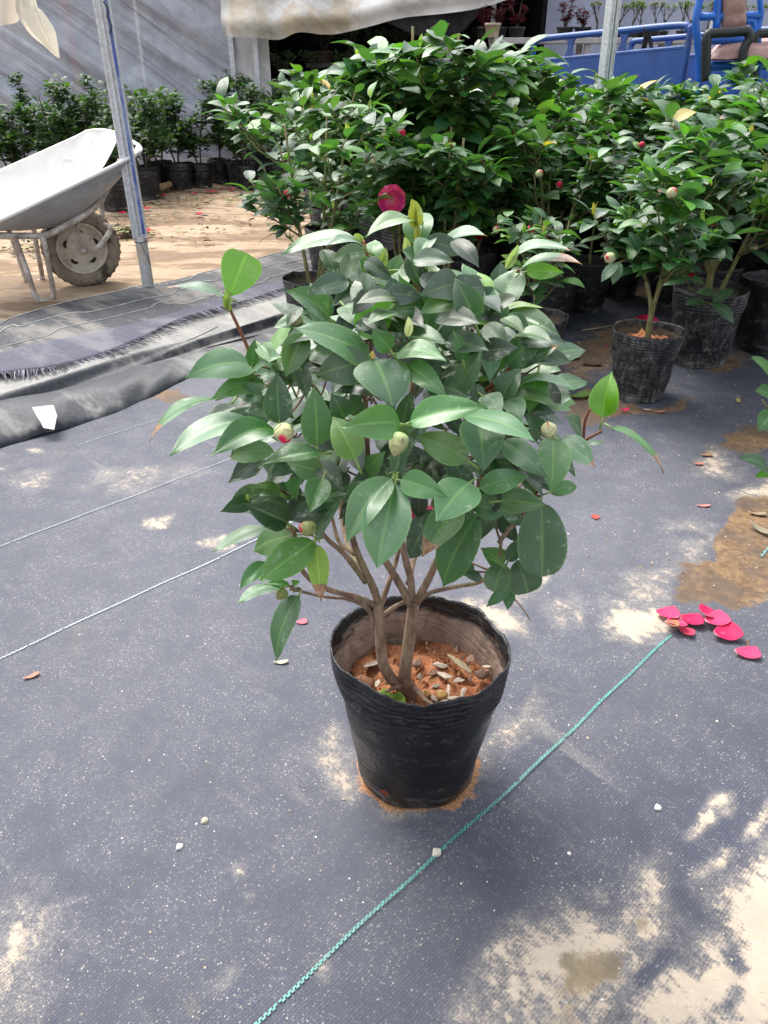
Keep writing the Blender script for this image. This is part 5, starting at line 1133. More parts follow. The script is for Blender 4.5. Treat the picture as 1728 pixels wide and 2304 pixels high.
# ------------------------------------------------------------------ fabric strips on the left
def ribbon(name, far, near, m, prof, nx=220, ny=14, zoff=.0, seed=1, amp=.004, coords=None, lip=.0, label=None):
    Pf = spline([G(*p) for p in far], nx); Pn = spline([G(*p) for p in near], nx); A = np.zeros((nx, ny, 3))
    for i in range(nx):
        for j in range(ny):
            t = j / (ny - 1); p = Pf[i] * (1 - t) + Pn[i] * t; z = zoff + prof(t, i / (nx - 1)) + amp * sn(p[0] * 9, p[1] * 9 + t * 3, seed) + amp * .6 * sn((p[0] + p[1]) * 4 + 0 * t, (p[1] - p[0]) * 26, seed + 5)
            A[i, j] = (p[0], p[1], max(z, .001))
    mb = MB(); grid(mb, A); o = mb.build(name, m); solid(o, .0012)
    if label: tag(o, label, 'fabric sheet', 'overlapping fabric strips')
    return o, A
def cloth_mat(name, a, b, dust, amt, streak=.5, sc_=6, ro=.75):
    M = Mat(name, ro, .4); P = M.world(); D = M.map(P, (1, 1, 1), (0, 0, R(-50))); n1 = M.noise(M.map(D, (1, .3, 1)), sc_, 7, .72); n2 = M.noise(P, 60, 5, .75); n3 = M.noise(P, 300, 3, .8)
    w1 = M.wave(M.map(P, (1, 1, 1), (0, 0, R(-48))), 90, .2, 'X'); c = M.mix(M.ramp(n2, .3, .7), a, b); c = M.mix(M.math('MULTIPLY', M.ramp(w1, .1, .8, 1, 0), .3), c, tuple(q * .5 for q in a))
    c = M.mix(M.math('MULTIPLY', M.ramp(n1, .5 - .08 * streak, .62), amt), c, dust); c = M.mix(M.math('MULTIPLY', M.ramp(n3, .6, .8), .5 * amt), c, (.6, .56, .5)); M.base(c)
    M.bump(M.math('ADD', M.math('MULTIPLY', w1, .4), n2), .6, .003); return M.m
def wavy_line(par, A_, t, seed, rad=.0022, colr=(.55, .55, .52, 0)):
    rg_ = random.Random(seed); n_ = A_.shape[0]; pts = []
    for i in range(0, n_, 4):
        tt = min(.97, max(.02, t + .05 * math.sin(i * .07 + seed) + .03 * math.sin(i * .21 + seed * 2))); j = int(tt * (A_.shape[1] - 1)); pts.append(A_[i, j] + np.array([0, 0, .002]))
    mb = MB(); tube(mb, pts, rad, None, 4, n_ * 2, col=colr, wob=.5, rng=rg_); return mb.build('selvedge_thread', THREAD, par)
F_dark = cloth_mat('dark_dusty_fabric', (.035, .037, .045), (.075, .08, .09), (.34, .31, .27), .5); F_pur = cloth_mat('violet_fabric', (.06, .06, .092), (.09, .09, .125), (.24, .235, .24), .45, .6); F_grey = cloth_mat('grey_canvas', (.22, .215, .205), (.32, .315, .30), (.38, .36, .33), .6); F_fold = cloth_mat('folded_mesh_fabric', (.018, .02, .026), (.055, .06, .07), (.30, .29, .27), .55, .5, 5, .42)
flat = lambda h: (lambda t, s_: h)
DS, DA = ribbon('dusty_strip', [(-250, 790), (0, 731), (101, 702), (312, 651), (367, 643), (520, 603), (640, 573), (764, 553), (900, 530)], [(-250, 890), (0, 822), (148, 786), (380, 731), (506, 694), (675, 648), (800, 615), (900, 590)], F_dark, flat(.014), amp=.004, seed=2, label='dark dusty strip of weed fabric laid along the edge of the sandy yard')
for t_, sd_ in ((.06, 1), (.38, 2), (.68, 5)): wavy_line(DS, DA, t_, sd_)
ribbon('canvas_strip', [(-250, 890), (0, 826), (127, 815), (262, 770), (422, 705), (519, 680), (641, 640), (760, 610)], [(-250, 1010), (0, 935), (114, 905), (295, 845), (422, 800), (540, 770), (640, 735), (760, 700)], F_grey, flat(.012), amp=.005, seed=3, label='pale grey canvas strip below the frayed violet one')
o, A = ribbon('frayed_strip', [(-250, 875), (0, 810), (148, 772), (380, 717), (506, 679), (675, 632), (800, 600), (900, 575)], [(-250, 915), (0, 858), (127, 838), (262, 796), (422, 724), (519, 699), (641, 657), (692, 638), (800, 610), (900, 585)], F_pur, flat(.026), amp=.006, seed=4, label='violet-grey fabric strip with a frayed lower edge')
mb = MB(); rg = random.Random(3); E_ = A[:, -1]
Ed = spline(E_[::8], 620)
for i in range(len(Ed)):
    p = Ed[i]; q = Ed[min(i + 1, len(Ed) - 1)] - Ed[max(i - 1, 0)]; q = norm(q); out = np.array([q[1], -q[0], 0]); out = out if out[1] < 0 else -out
    L = rg.uniform(.045, .085); e = p + out * L + q * rg.uniform(-.012, .012) + np.array([0, 0, -.008]); tube(mb, [p + np.array([0, 0, -.001]), (p + e) / 2 + q * rg.uniform(-.005, .005), e], .0016, .0009, 3, 3, col=(.04, .04, .055, 0) if rg.random() < .72 else (.3, .3, .36, 0), cap=False)
fr_ = mb.build('fringe', attr_mat('fringe', .8), o)
# folded mesh fabric: two long folds and the rolled hem
def pf1(t, s_): return .018 + .055 * math.exp(-((t - .35) / .22) ** 2) * (1 - s_ * .6) + .012 * math.sin(t * 16 + s_ * 9) * (1 - t)
ribbon('folded_fabric', [(-250, 990), (0, 915), (114, 883), (295, 821), (422, 790), (520, 762), (620, 725), (720, 690)], [(-250, 1080), (0, 985), (140, 925), (295, 868), (422, 810), (520, 780), (640, 745), (720, 715)], F_fold, pf1, 220, 30, seed=6, amp=.004, label='dark mesh fabric bunched into a long fold above the rolled hem')
def pf2(t, s_):
    w_ = max(0, 1 - s_ * 1.1); return .010 + (.055 * w_ + .016) * math.sin(math.pi * min(1, max(0, t))) ** .6 + .008 * math.sin(s_ * 40 + t * 5) * w_ * t
hem, HA = ribbon('rolled_hem', [(-250, 1000), (0, 925), (140, 893), (295, 842), (380, 815), (443, 795), (560, 768), (650, 735)], [(-250, 1120), (0, 1018), (169, 970), (295, 923), (359, 893), (443, 850), (560, 812), (650, 780)], F_fold, pf2, 240, 26, seed=8, amp=.004, label='thick rolled hem of mesh fabric bordering the blue-grey ground sheet')
mb = MB(); P_ = [(73, 917), (120, 912), (128, 935), (122, 967), (98, 963), (85, 940)]; V = [G(x, y, z_) for (x, y), z_ in zip(P_, (.083, .082, .068, .045, .05, .075))]; c = sum(V) / 6; c[2] += .012; mb.add([c] + V, [(0, 1 + i, 1 + (i + 1) % 6) for i in range(6)], (.82, .79, .74, 0)); pp = mb.build('paper_scrap', LITTER, smooth=False); solid(pp, .001); tag(pp, 'torn white paper scrap stuck on the rolled hem at the left', 'paper')
mb = MB(); tube(mb, [G(490, 735, .02), G(450, 755, .022), G(400, 775, .03), G(370, 800, .04)], .0018, None, 5, 16, col=(.03, .03, .03, 0)); tag(mb.build('black_string', LITTER), 'thin black string trailing across the grey canvas strip', 'string')

# ------------------------------------------------------------------ fallen petals, leaves, debris
def petal_mesh(name, L, w_, col, seed, cup=.25):
    rg_ = random.Random(seed); mb = MB(); leaf(mb, (-L / 2, 0, 0), (L / 2, 0, 0), np.array([0, .1, 1]), w_, -cup, .0, -.16, 12, 5, col, 0, .0, (.6, .25)); return mb.mesh(name, PETAL)
def put_petal(px, py, L, w_, rz, col, lb, tilt=(0, 0), z=.014, cup=.2, nm='fallen_petal', cat='petal', grp='fallen crimson petals'):
    if 1500 < px < 1690 and py > 1360: L *= 1.12; w_ *= 1.25; z += .004
    cup *= .55; z += cup * L * .5
    o = lay(nm, petal_mesh('petal', L, w_, col, int(px), cup), G(px, py, z), rz, tilt, lb, cat, grp); solid(o, .0008); return o
K = (.72, .02, .12); K2 = (.80, .07, .20)
put_petal(1508, 1378, .040, .038, 1.9, K2, 'rounded pale pink petal at the left end of the petal cluster', (.1, .15), .018); put_petal(1520, 1398, .034, .034, .3, K2, 'pink petal lying half over the rounded pale one', (-.1, .2), .022); put_petal(1556, 1390, .044, .030, -.15, K, 'boat-shaped crimson petal in the middle of the cluster', (.1, .0), .018)
put_petal(1594, 1376, .038, .034, 1.0, K, 'upstanding crimson petal at the top of the cluster', (.35, .2), .022); put_petal(1612, 1390, .046, .034, .25, K2, 'long glossy pink petal resting on the upstanding one', (.15, -.1), .022); put_petal(1636, 1418, .050, .038, .25, K, 'largest crimson petal at the lower right of the cluster', (.2, -.1), .018, .3)
put_petal(1545, 1417, .030, .022, -.5, (.72, .06, .14), 'small wilted petal below the cluster', (.0, .1)); put_petal(1513, 1400, .026, .020, -.3, (.42, .22, .12), 'withered brown petal tip among the pink cluster', (0, 0), .027); p_ = put_petal(1682, 1465, .044, .026, -.1, K2, 'single bright pink petal lying apart at the far right', (.2, 0))
put_petal(1339, 1161, .022, .018, -.8, (.55, .12, .09), 'dried curled reddish petal alone right of the nearest plant', (.2, .1)); put_petal(1583, 1135, .036, .012, .0, (.75, .3, .26), 'thin faded pink petal near the mud patch'); put_petal(1572, 1041, .028, .014, 0, (.62, .25, .2), 'small faded petal on the pale sand at the right'); put_petal(1590, 1021, .034, .020, .1, (.40, .27, .17), 'small flat brown dead leaf on the pale sand at the right', nm='fallen_leaf', cat='leaf', grp='dead leaves on the ground sheet')
put_petal(679, 1397, .022, .017, .2, (.80, .22, .26), 'pink petal on the fabric left of the nearest pot', (.1, 0)); put_petal(632, 1487, .028, .011, .1, (.62, .66, .46), 'pale whitish-green leaf chip left of the nearest pot', nm='fallen_leaf', cat='leaf', grp='dead leaves on the ground sheet')
put_petal(1405, 918, .030, .016, .1, K, 'small crimson bud petal in front of the dusty forward pot', (.2, 0), .02, .5); put_petal(1456, 920, .024, .013, -.4, (.70, .62, .50), 'cream dried petal in front of the dusty forward pot'); put_petal(1485, 924, .034, .012, .1, (.66, .32, .26), 'faded pink sliver right of the cream petal'); put_petal(1662, 900, .040, .016, 1.2, (.34, .38, .10), 'yellow-green fallen leaf on the bare fabric at the right', (.3, 0), nm='fallen_leaf', cat='leaf', grp='dead leaves on the ground sheet')
put_petal(1362, 778, .024, .012, .0, K, 'tiny crimson petal left of the dusty forward pot'); put_petal(1300, 885, .10, .045, .4, (.12, .26, .05), 'green fallen leaf between the nearest plant and the dusty pot', (0, 0), .02, nm='fallen_leaf', cat='leaf', grp='dead leaves on the ground sheet'); put_petal(1265, 855, .09, .04, .9, (.14, .24, .06), 'lighter green fallen leaf partly under the nearest plant', nm='fallen_leaf', cat='leaf', grp='dead leaves on the ground sheet')
put_petal(1290, 800, .06, .03, .6, (.16, .10, .07), 'curled dark brown dead leaf in the mud gap', (.4, 0), .02, nm='fallen_leaf', cat='leaf', grp='dead leaves on the ground sheet'); put_petal(1330, 815, .08, .035, -.1, (.14, .09, .06), 'flat brown dead leaf on the mud by the dusty pot', nm='fallen_leaf', cat='leaf', grp='dead leaves on the ground sheet')
put_petal(1710, 1185, .055, .018, -.9, (.34, .34, .22), 'curled grey-green dead leaf on the wet mud at the right edge', (.3, .2), .02, nm='fallen_leaf', cat='leaf', grp='dead leaves on the ground sheet'); put_petal(1705, 1152, .045, .016, -.2, (.36, .32, .2), 'thin dry leaf above the curled one on the wet mud', nm='fallen_leaf', cat='leaf', grp='dead leaves on the ground sheet'); put_petal(70, 1518, .030, .012, .6, (.48, .30, .2), 'tan dry leaf scrap on the fabric at the left edge', nm='fallen_leaf', cat='leaf', grp='dead leaves on the ground sheet')
fo = place_mesh('fallen_flower', flower_mesh('fallen_flower', .05, 9, (.80, .02, .12), 5, 1.2), G(1455, 726, .03), (.0, -.1, 1), None); tag(fo, 'whole crimson flower lying on the ground behind the dusty forward pot', 'flower')
mb = MB(); tube(mb, [(-.03, 0, .008), (-.01, .003, .010), (.012, -.002, .010), (.026, 0, .009)], .008, .006, 10, 16, col=(.62, .015, .06, 0), wob=.12, rng=rng); tube(mb, [(.026, 0, .009), (.033, 0, .009)], .006, .004, 8, 4, col=(.6, .58, .4, 0)); ob = mb.build('fallen_bud', PETAL, loc=tuple(G(510, 849, .008))); ob.rotation_euler = (0, 0, .15); ob.scale = (1.2,) * 3; tag(ob, 'curled crimson flower bud lying on the fabric left of the nearest plant', 'flower bud')
mb = MB(); tube(mb, [G(1310, 743, .012), G(1345, 738, .016), G(1375, 733, .012)], .003, .002, 5, 8, col=(.5, .42, .34, 0)); tag(mb.build('dry_twig', LITTER), 'straight pale twig on the mud behind the gap between pots', 'twig', 'dry twigs on the ground')
mb = MB(); tube(mb, [G(1245, 822, .012), G(1262, 812, .016), G(1278, 804, .012)], .004, .003, 5, 8, col=(.5, .44, .36, 0)); tag(mb.build('dry_twig', LITTER), 'short pale twig beside the curled dark leaf', 'twig', 'dry twigs on the ground')
mb = MB(); tube(mb, [G(1682, 1442, .010), G(1684, 1458, .014), G(1692, 1468, .012)], .0022, .0015, 5, 8, col=(.2, .11, .06, 0)); tag(mb.build('dry_twig', LITTER), 'dark stub of twig beside the single bright pink petal', 'twig', 'dry twigs on the ground')
# far red petals on the sand
for i, (x, y, lb) in enumerate([(330, 465, 'bright red petal just right of the steel pole'), (272, 475, 'small red petal just left of the steel pole'), (366, 436, 'red petal near the chunk of dry bark'), (438, 432, 'dull red petal in front of the creased pot'), (484, 428, 'red petal below the darkest far pot'), (500, 420, 'large red petal at the foot of the far row'), (520, 424, 'rightmost red petal at the foot of the far row'), (448, 478, 'red-brown petal out on the sand'), (338, 515, 'rusty petal by the lower part of the steel pole'), (470, 427, 'pinkish petal beside the green scraps')]):
    put_petal(x, y, .07, .05, i * .7, (.65, .02, .07), lb, (.2, .1), .012, .35)
# a piece of bark
mb = MB(); tube(mb, [G(350, 428, .02), G(368, 420, .045), G(392, 412, .04)], .035, .028, 7, 9, col=(.36, .24, .14, 0), wob=.2, rng=rng); tag(mb.build('bark_piece', LITTER), 'chunk of dry brown bark on the sand in front of the far pots', 'bark')
# leaf litter nobody could count
mb = MB(); rg = random.Random(77)
for i in range(900):
    py = rg.choice([rg.uniform(425, 470), rg.uniform(430, 520), rg.uniform(440, 560)]); px = rg.uniform(-60, 700); P0 = G(px, py, .0)
    if rg.random() < .3: P0 = G(rg.gauss(290, 25), rg.gauss(523, 5), 0)
    elif rg.random() < .12: P0 = G(rg.gauss(90, 40), rg.gauss(563, 8), 0)
    th = rg.uniform(0, 6.28); L = rg.uniform(.025, .07); d = np.array([math.cos(th), math.sin(th), rg.uniform(-.1, .3)]) * L; c = rg.choice([(.26, .15, .07), (.13, .09, .05), (.42, .34, .18), (.10, .13, .05), (.22, .28, .08), (.06, .05, .04)])
    P0[2] = rg.uniform(.0, .012); leaf(mb, P0, P0 + d, np.array([rg.uniform(-.4, .4), rg.uniform(-.4, .4), 1]), L * rg.uniform(.25, .5), rg.uniform(0, .2), rg.uniform(0, .6), 0, 3, 1, c)
tag(mb.build('leaf_litter', LITTER), 'scattered brown and olive leaf litter over the sandy yard', 'litter', kind='stuff')
mb = MB(); rg = random.Random(78)
for i in range(420):   # grit and crumbs on the ground sheet
    px, py = rg.uniform(-20, 1750), rg.uniform(1000, 2320); P0 = G(px, py, .009); r = rg.uniform(.0006, .0018) * (1.6 if rg.random() < .08 else 1); V = []
    for k in range(6): th = k * 1.047; V.append(P0 + np.array([math.cos(th), math.sin(th), 0]) * r * rg.uniform(.6, 1.3) - np.array([0, 0, .001]))
    V.append(P0 + np.array([0, 0, r * .9])); mb.add(V, [(k, (k + 1) % 6, 6) for k in range(6)], rg.choice([(.8, .76, .7, 0), (.7, .62, .5, 0), (.55, .42, .3, 0), (.85, .85, .82, 0)]))
for i in range(500):
    px, py = rg.uniform(1180, 1728), rg.uniform(700, 1300); P0 = G(px, py, .009); r = rg.uniform(.001, .0035); V = []
    for k in range(6): th = k * 1.047; V.append(P0 + np.array([math.cos(th), math.sin(th), 0]) * r * rg.uniform(.6, 1.3) - np.array([0, 0, .001]))
    V.append(P0 + np.array([0, 0, r * .9])); mb.add(V, [(k, (k + 1) % 6, 6) for k in range(6)], rg.choice([(.3, .2, .11, 0), (.2, .12, .07, 0), (.55, .42, .3, 0)]))
tag(mb.build('grit', LITTER), 'tiny pale crumbs of sand scattered over the ground fabric', 'grit', kind='stuff')
def pebble_at(px, py, r, c, lb): lay('pebble', stone_mesh('pebble', r, c, int(px)), G(px, py, .008 + r * .4), 1.0, (0, 0), lb, 'pebble', 'pebbles on the ground sheet')
pebble_at(982, 1918, .0065, (.72, .66, .56), 'cream pebble lying on the bright teal thread'); pebble_at(404, 1905, .0048, (.85, .84, .8), 'round white pebble on the fabric at the lower left'); pebble_at(461, 1846, .005, (.62, .54, .42), 'tan pebble above and right of the round white one'); pebble_at(1480, 1817, .005, (.8, .76, .68), 'white pebble on the fabric at the lower right')

# ------------------------------------------------------------------ greenhouse behind
def film_mat(name, c, alpha, rough=.3, bst=.6, rot=R(35), dirt=None, dsc=1.5):
    M = Mat(name, rough, .5); P = M.world(); D = M.map(P, (1, 1, 1), (0, -rot, 0)); n1 = M.noise(M.map(D, (.35, 1, 3.0)), 1.6, 3, .5, .6); n2 = M.noise(P, 5, 5, .7); n3 = M.noise(M.map(D, (.3, 1, 5)), 2.0, 3, .5, .5)
    cc = M.mix(M.ramp(n2, .3, .7), tuple(q * .88 for q in c), c)
    if dirt: cc = M.mix(M.ramp(M.noise(P, dsc, 6, .7), .45, .65, 0, .85), cc, dirt)
    M.base(cc); a = M.math('ADD', alpha, M.math('MULTIPLY', M.ramp(n1, .45, .80), .30)); a = M.math('ADD', a, M.math('MULTIPLY', M.ramp(n3, .50, .80), .14)); a = M.math('ADD', a, M.ramp(n2, .3, .8, -.06, .1), True)
    M.l(a, M.b.inputs['Alpha']); M.bump(M.math('ADD', n1, n3), bst, .10); return M.m
gh = tag(empty('greenhouse', (-2.0, 8.85, 0)), 'greenhouse clad in wrinkled translucent plastic film with a wide dark opening', 'greenhouse')
gl = Vector(gh.location)
def GH(o): o.parent = gh; o.location = -gl; return o
def film_wall(x0, x1, y0, y1, z1, m, seed, amp=.05, name='film_wall', diag=.6, nx=150, nz=60):
    A = np.zeros((nx, nz, 3)); 
    for i in range(nx):
        for j in range(nz):
            s_ = i / (nx - 1); t = j / (nz - 1); x = x0 + (x1 - x0) * s_; y = y0 + (y1 - y0) * s_; z = t * z1; u = z + diag * x
            f = .45 + .3 * sn(x * 1.3, z * 1.5, seed + 3)
            y -= amp * (max(0, math.sin(u * 7.0 + .8 * sn(x * 1.1, z * .6, seed))) ** 3 * f + .35 * max(0, math.sin(u * 17 + 1.4 * sn(x, z, seed + 1))) ** 4 * f)
            A[i, j] = (x, y, z)
    mb = MB(); grid(mb, A, flip=True); return GH(mb.build(name, m))
xA = AT(530, 150, 8.85)[0]; xB = AT(608, 150, 8.8)[0]; xC = AT(1150, 100, 8.8)[0]
film_wall(-6.5, xA, 8.8, 8.85, 2.3, amp=.10, m=film_mat('clear_film', (.82, .83, .88), .46), seed=5)
film_wall(xA, xB, 8.83, 8.80, 2.0, film_mat('milky_film', (.80, .76, .74), .66, .4, .2), 8, .03, 'door_film', diag=2.0, nx=30)
dark = simple('dark_interior', (.045, .05, .075), .9, .2, 0, .3, 3, 0); black = simple('shade_net', (.012, .012, .014), .9, .1, 0, .3, 20, .2)
def wallbox(name, c, s_, m, par=GH): mb = MB(); box(mb, c, s_); return par(mb.build(name, m, smooth=False))
wallbox('back_wall', (-4.3, 9.9, 1.2), (5.6, .06, 2.4), simple('blue_grey_net', (.11, .12, .21), .9, .2, 0, .2, 3, 0)); wallbox('back_wall', (.2, 12.2, 1.2), (3.6, .06, 2.4), black); wallbox('side_wall', (-1.52, 11.0, 1.2), (.05, 2.3, 2.4), black); wallbox('side_wall', (1.66, 10.9, 1.2), (.05, 2.7, 2.4), black); wallbox('roof', (.1, 10.6, 2.42), (3.3, 3.3, .05), black); wallbox('roof', (-4.3, 9.35, 2.45), (5.6, 1.2, .03), film_mat('roof_film', (.5, .52, .6), .5))  # black roof, out of view, and black walls added to keep the opening dark
# metal uprights
for (px, Y, w_) in ((522, 8.80, .05), (576, 8.76, .05), (318, 9.1, .03), (1009, 9.4, .045)):
    x = AT(px, 120, Y)[0]; mb = MB(); bevbox(mb, (x, Y, 1.2), (w_, w_, 2.4), .005); GH(mb.build('upright', GALV, smooth=False))
mb = MB(); tube(mb, [(-6.5, 8.75, 2.3), (8, 8.6, 2.3)], .025, None, 10, 3); GH(mb.build('eaves_tube', GALV))
wallbox('red_stripe', (AT(170, 150, 9.3)[0], 9.3, 1.1), (.09, .02, 2.2), simple('faded_red_cloth', (.20, .05, .10), .9))
# rolled-up curtain over the opening
mb = MB(); low = [(500, 84), (523, 80), (580, 84), (635, 86), (681, 74), (753, 78), (837, 59), (922, 38), (1006, 30), (1100, 10), (1200, -16), (1300, -40)]
nx, nz = 160, 34; A = np.zeros((nx, nz, 3)); lowp = spline([AT(x, y, 8.35) for x, y in low], nx)
for i in range(nx):
    p = lowp[i]; s_ = i / (nx - 1)
    for j in range(nz):
        t = j / (nz - 1); z = 2.3 - (2.3 - p[2]) * t; sw = .06 * math.sin(s_ * 30 + t * 4) * t + .04 * sn(s_ * 18, t * 7, 4) + .05 * math.exp(-((t - .88) / .07) ** 2) + .03 * math.sin(t * 22 + 3 * s_)
        A[i, j] = (p[0] + .01 * sn(s_ * 40, t * 5, 6), 8.5 - .12 * t - sw, z + .012 * sn(s_ * 30, t * 3, 7) * t)
grid(mb, A); GH(mb.build('rolled_curtain', film_mat('dirty_film', (.86, .83, .78), .80, .45, .12, dirt=(.62, .50, .34), dsc=2.6)))
mb = MB(); nx, nz = 40, 20; A = np.zeros((nx, nz, 3)); topl = [AT(850, 30, 8.5), AT(1110, -30, 8.5)]; lowl = spline([AT(867, 50, 8.5), AT(940, 80, 8.5), AT(1002, 95, 8.5), AT(1050, 60, 8.5), AT(1099, 8, 8.5)], nx)
for i in range(nx):
    for j in range(nz):
        s_ = i / (nx - 1); t = j / (nz - 1); p = (topl[0] * (1 - s_) + topl[1] * s_); p = np.array([p[0], 8.55, 1.9]) * (1 - t) + lowl[i] * t; A[i, j] = p + np.array([0, .03 * math.sin(s_ * 18 + t * 4), 0])
grid(mb, A); GH(mb.build('shade_cloth', simple('black_shade_cloth', (.02, .02, .022), .7, .3, 0, .4, 12, .4)))
# shelves and pots in the dark
wood = simple('pale_board', (.38, .36, .34), .8, .3, 0, .15, 8, .2, .003, (.2, .17, .14), .6)
def bench(x0, x1, y, z, d, label, nm='plant_bench', m=wood, legs=4):
    o = tag(empty(nm, ((x0 + x1) / 2, y, 0)), label, 'bench', 'plant benches'); cx = (x0 + x1) / 2
    mb = MB(); bevbox(mb, (0, 0, z - .02), (x1 - x0, d, .045), .004); mb.build('bench_top', m, o, False)
    for k in range(legs):
        for s_ in (-1, 1): mb = MB(); xx = x0 - cx + .08 + (x1 - x0 - .16) * k / (legs - 1); box(mb, (xx, s_ * (d / 2 - .06), (z - .045) / 2), (.05, .05, z - .045)); mb.build('leg', m, o, False)
    return o
dw = simple('dim_board', (.10, .095, .09), .8)
bench(-1.3, 1.2, 9.6, .72, .5, 'low dim bench crowded with dark pots inside the greenhouse', m=dw); bench(-.9, 1.3, 10.6, .95, .5, 'higher bench with planters at the back of the dark greenhouse', m=dw); bench(.2, 1.45, 9.2, .98, .35, 'narrow bench behind the top of the right block', m=dw, legs=3)
small_green = [plant_variant(400 + i, .42, .13, 120, 3, 1, .04, bark=DARKBARK, young=0, bare=.3, dark=.6, stems=2) for i in range(2)]
def small_pot(r, h, m, seed):
    mb = MB(); lathe(mb, [(r * .75, 0), (r * .78, .004), (r * .95, h * .8), (r * 1.02, h * .8), (r * 1.05, h), (r * .93, h), (r * .88, h * .8), (0.001, h * .78)], 24, closed_bottom=True); return mb.mesh('pot', m)
clay = simple('dark_clay', (.12, .06, .045), .7); blkp = simple('black_pot', (.02, .02, .022), .5)
spots = [(x, 9.6, .72) for x in np.linspace(-1.1, .9, 7)] + [(x, 10.6, .95) for x in np.linspace(-.7, 1.1, 7)]
pm = small_pot(.10, .12, clay, 1); pm2 = small_pot(.11, .10, blkp, 1)
for i, (x, y, z) in enumerate(spots):
    o = tag(empty('potted_shrub', (float(x), y, z + .004), i), 'small shadowy shrub %s from left on the %s bench in the dark greenhouse' % (ordw[i % 7], 'lower' if i < 7 else 'higher'), 'potted plant', 'shrubs on the dark benches'); v = small_green[i % 2]
    for nm, me, dz in (('pot', pm if i % 2 else pm2, 0), ('stem', v[0], -.10), ('foliage', v[1], -.10)): q = bpy.data.objects.new(nm, me); COL.objects.link(q); q.parent = o; q.location = (0, 0, dz)

# pale wall, bench, maples and bare shrubs at the top right
bw = tag(empty('film_screen', (4.8, 10.2, 0)), 'pale blue-grey plastic screen closing the yard at the top right', 'wall'); mb = MB()
A = np.zeros((90, 30, 3))
for i in range(90):
    for j in range(30): x = 1.7 + 9.5 * i / 89; z = 2.6 * j / 29; A[i, j] = (x - 4.8, -.03 * sn(x * 3, z * 2, 2) - .02 * math.sin(x * 9 + z), z)
grid(mb, A, flip=True); mb.build('sheet', simple('pale_screen', (.36, .40, .52), .55, .4, 0, .08, 3, .3, .02, (.3, .32, .4), .5, 1.2), bw)
mb = MB(); box(mb, (1.7, -.06, .45), (9.2, .06, .9)); mb.build('low_wall', simple('grey_render', (.30, .31, .35), .85, .2, 0, .12, 6, .3), bw, False)
for k in range(4): mb = MB(); bevbox(mb, (-3.6 + 2.4 * k, -.08, 1.3), (.05, .05, 2.6), .005); mb.build('upright', GALV, bw, False)
ZB = float(AT(1150, 92, 8.3)[2]); ZB = 1.16
bench(.98, 4.2, 8.3, ZB, .45, 'long pale bench carrying the red maples and bare shrubs', m=wood, legs=5)
rg = random.Random(12)
MAPLE = attr_mat('maple_leaf', .55, .3, .3, 40, .2)
def maple_mesh(seed, H, sp, n=260):
    rg_ = random.Random(seed); tb_ = MB(); lb = MB(); ends = []
    for s_ in range(5):
        th = s_ * 1.26 + rg_.uniform(-.4, .4); o = np.array([math.cos(th), math.sin(th), 0]); e = np.array([0, 0, .06 + H * rg_.uniform(.6, 1)]) + o * sp * rg_.uniform(.4, 1); pts = [np.array([0, 0, .05]), np.array([0, 0, .06 + H * .35]) + o * sp * .25, e]
        tube(tb_, pts, .006, .002, 5, 6); S = spline(pts, 8)
        for k in range(5):
            p = S[rg_.randint(3, 7)]; q = p + np.array([rg_.uniform(-1, 1), rg_.uniform(-1, 1), rg_.uniform(0, .8)]) * sp * .45; tube(tb_, [p, q], .002, .001, 4, 2); ends.append((p, q))
    for i in range(n):
        p, q = rg_.choice(ends); c = p + (q - p) * rg_.uniform(.3, 1.1) + np.array([rg_.gauss(0, .012) for _ in range(3)]); k = rg_.uniform(.5, 1.3); a0 = rg_.uniform(0, 6.28)
        for f in range(4):   # lobed leaf: four narrow fingers
            a = a0 + (f - 1.5) * .55; d = np.array([math.cos(a), math.sin(a), rg_.uniform(-.6, -.1)]) * .022; leaf(lb, c, c + d, np.array([0, 0, 1.0]), .008, 0, 0, 0, 2, 1, (.16 * k, .012 * k, .022 * k))
    return tb_.mesh('stem', DARKBARK), lb.mesh('foliage', MAPLE)
pm3 = small_pot(.075, .085, blkp, 2); tan = small_pot(.07, .11, simple('tan_pot', (.42, .33, .24), .7), 3)
for i, (px, H, sp, lb) in enumerate([(1092, .16, .07, 'thin red-leaved maple seedling beside the black shade cloth'), (1122, .19, .08, 'dark red maple in a black pot, second from the shade cloth'), (1163, .24, .10, 'largest of the red maples, standing clear against the pale screen'), (1272, .26, .10, 'dense crimson maple left of the steel pole behind the blue cart'), (1312, .20, .08, 'brighter crimson maple right of the dense one behind the blue cart')]):
    x = AT(px, 60, 8.3)[0]; o = tag(empty('red_maple', (float(x), 8.3, ZB + .004)), lb, 'potted maple', 'red maples on the bench'); v = maple_mesh(i + 5, H, sp)
    for nm, me in (('pot', pm3), ('stem', v[0]), ('foliage', v[1])): q = bpy.data.objects.new(nm, me); COL.objects.link(q); q.parent = o
x = AT(1112, 85, 8.15)[0]; q = bpy.data.objects.new('clay_pot', tan); COL.objects.link(q); q.location = (float(x) - .02, 8.14, ZB + .004); tag(q, 'empty tan clay pot at the left end of the pale bench', 'pot')
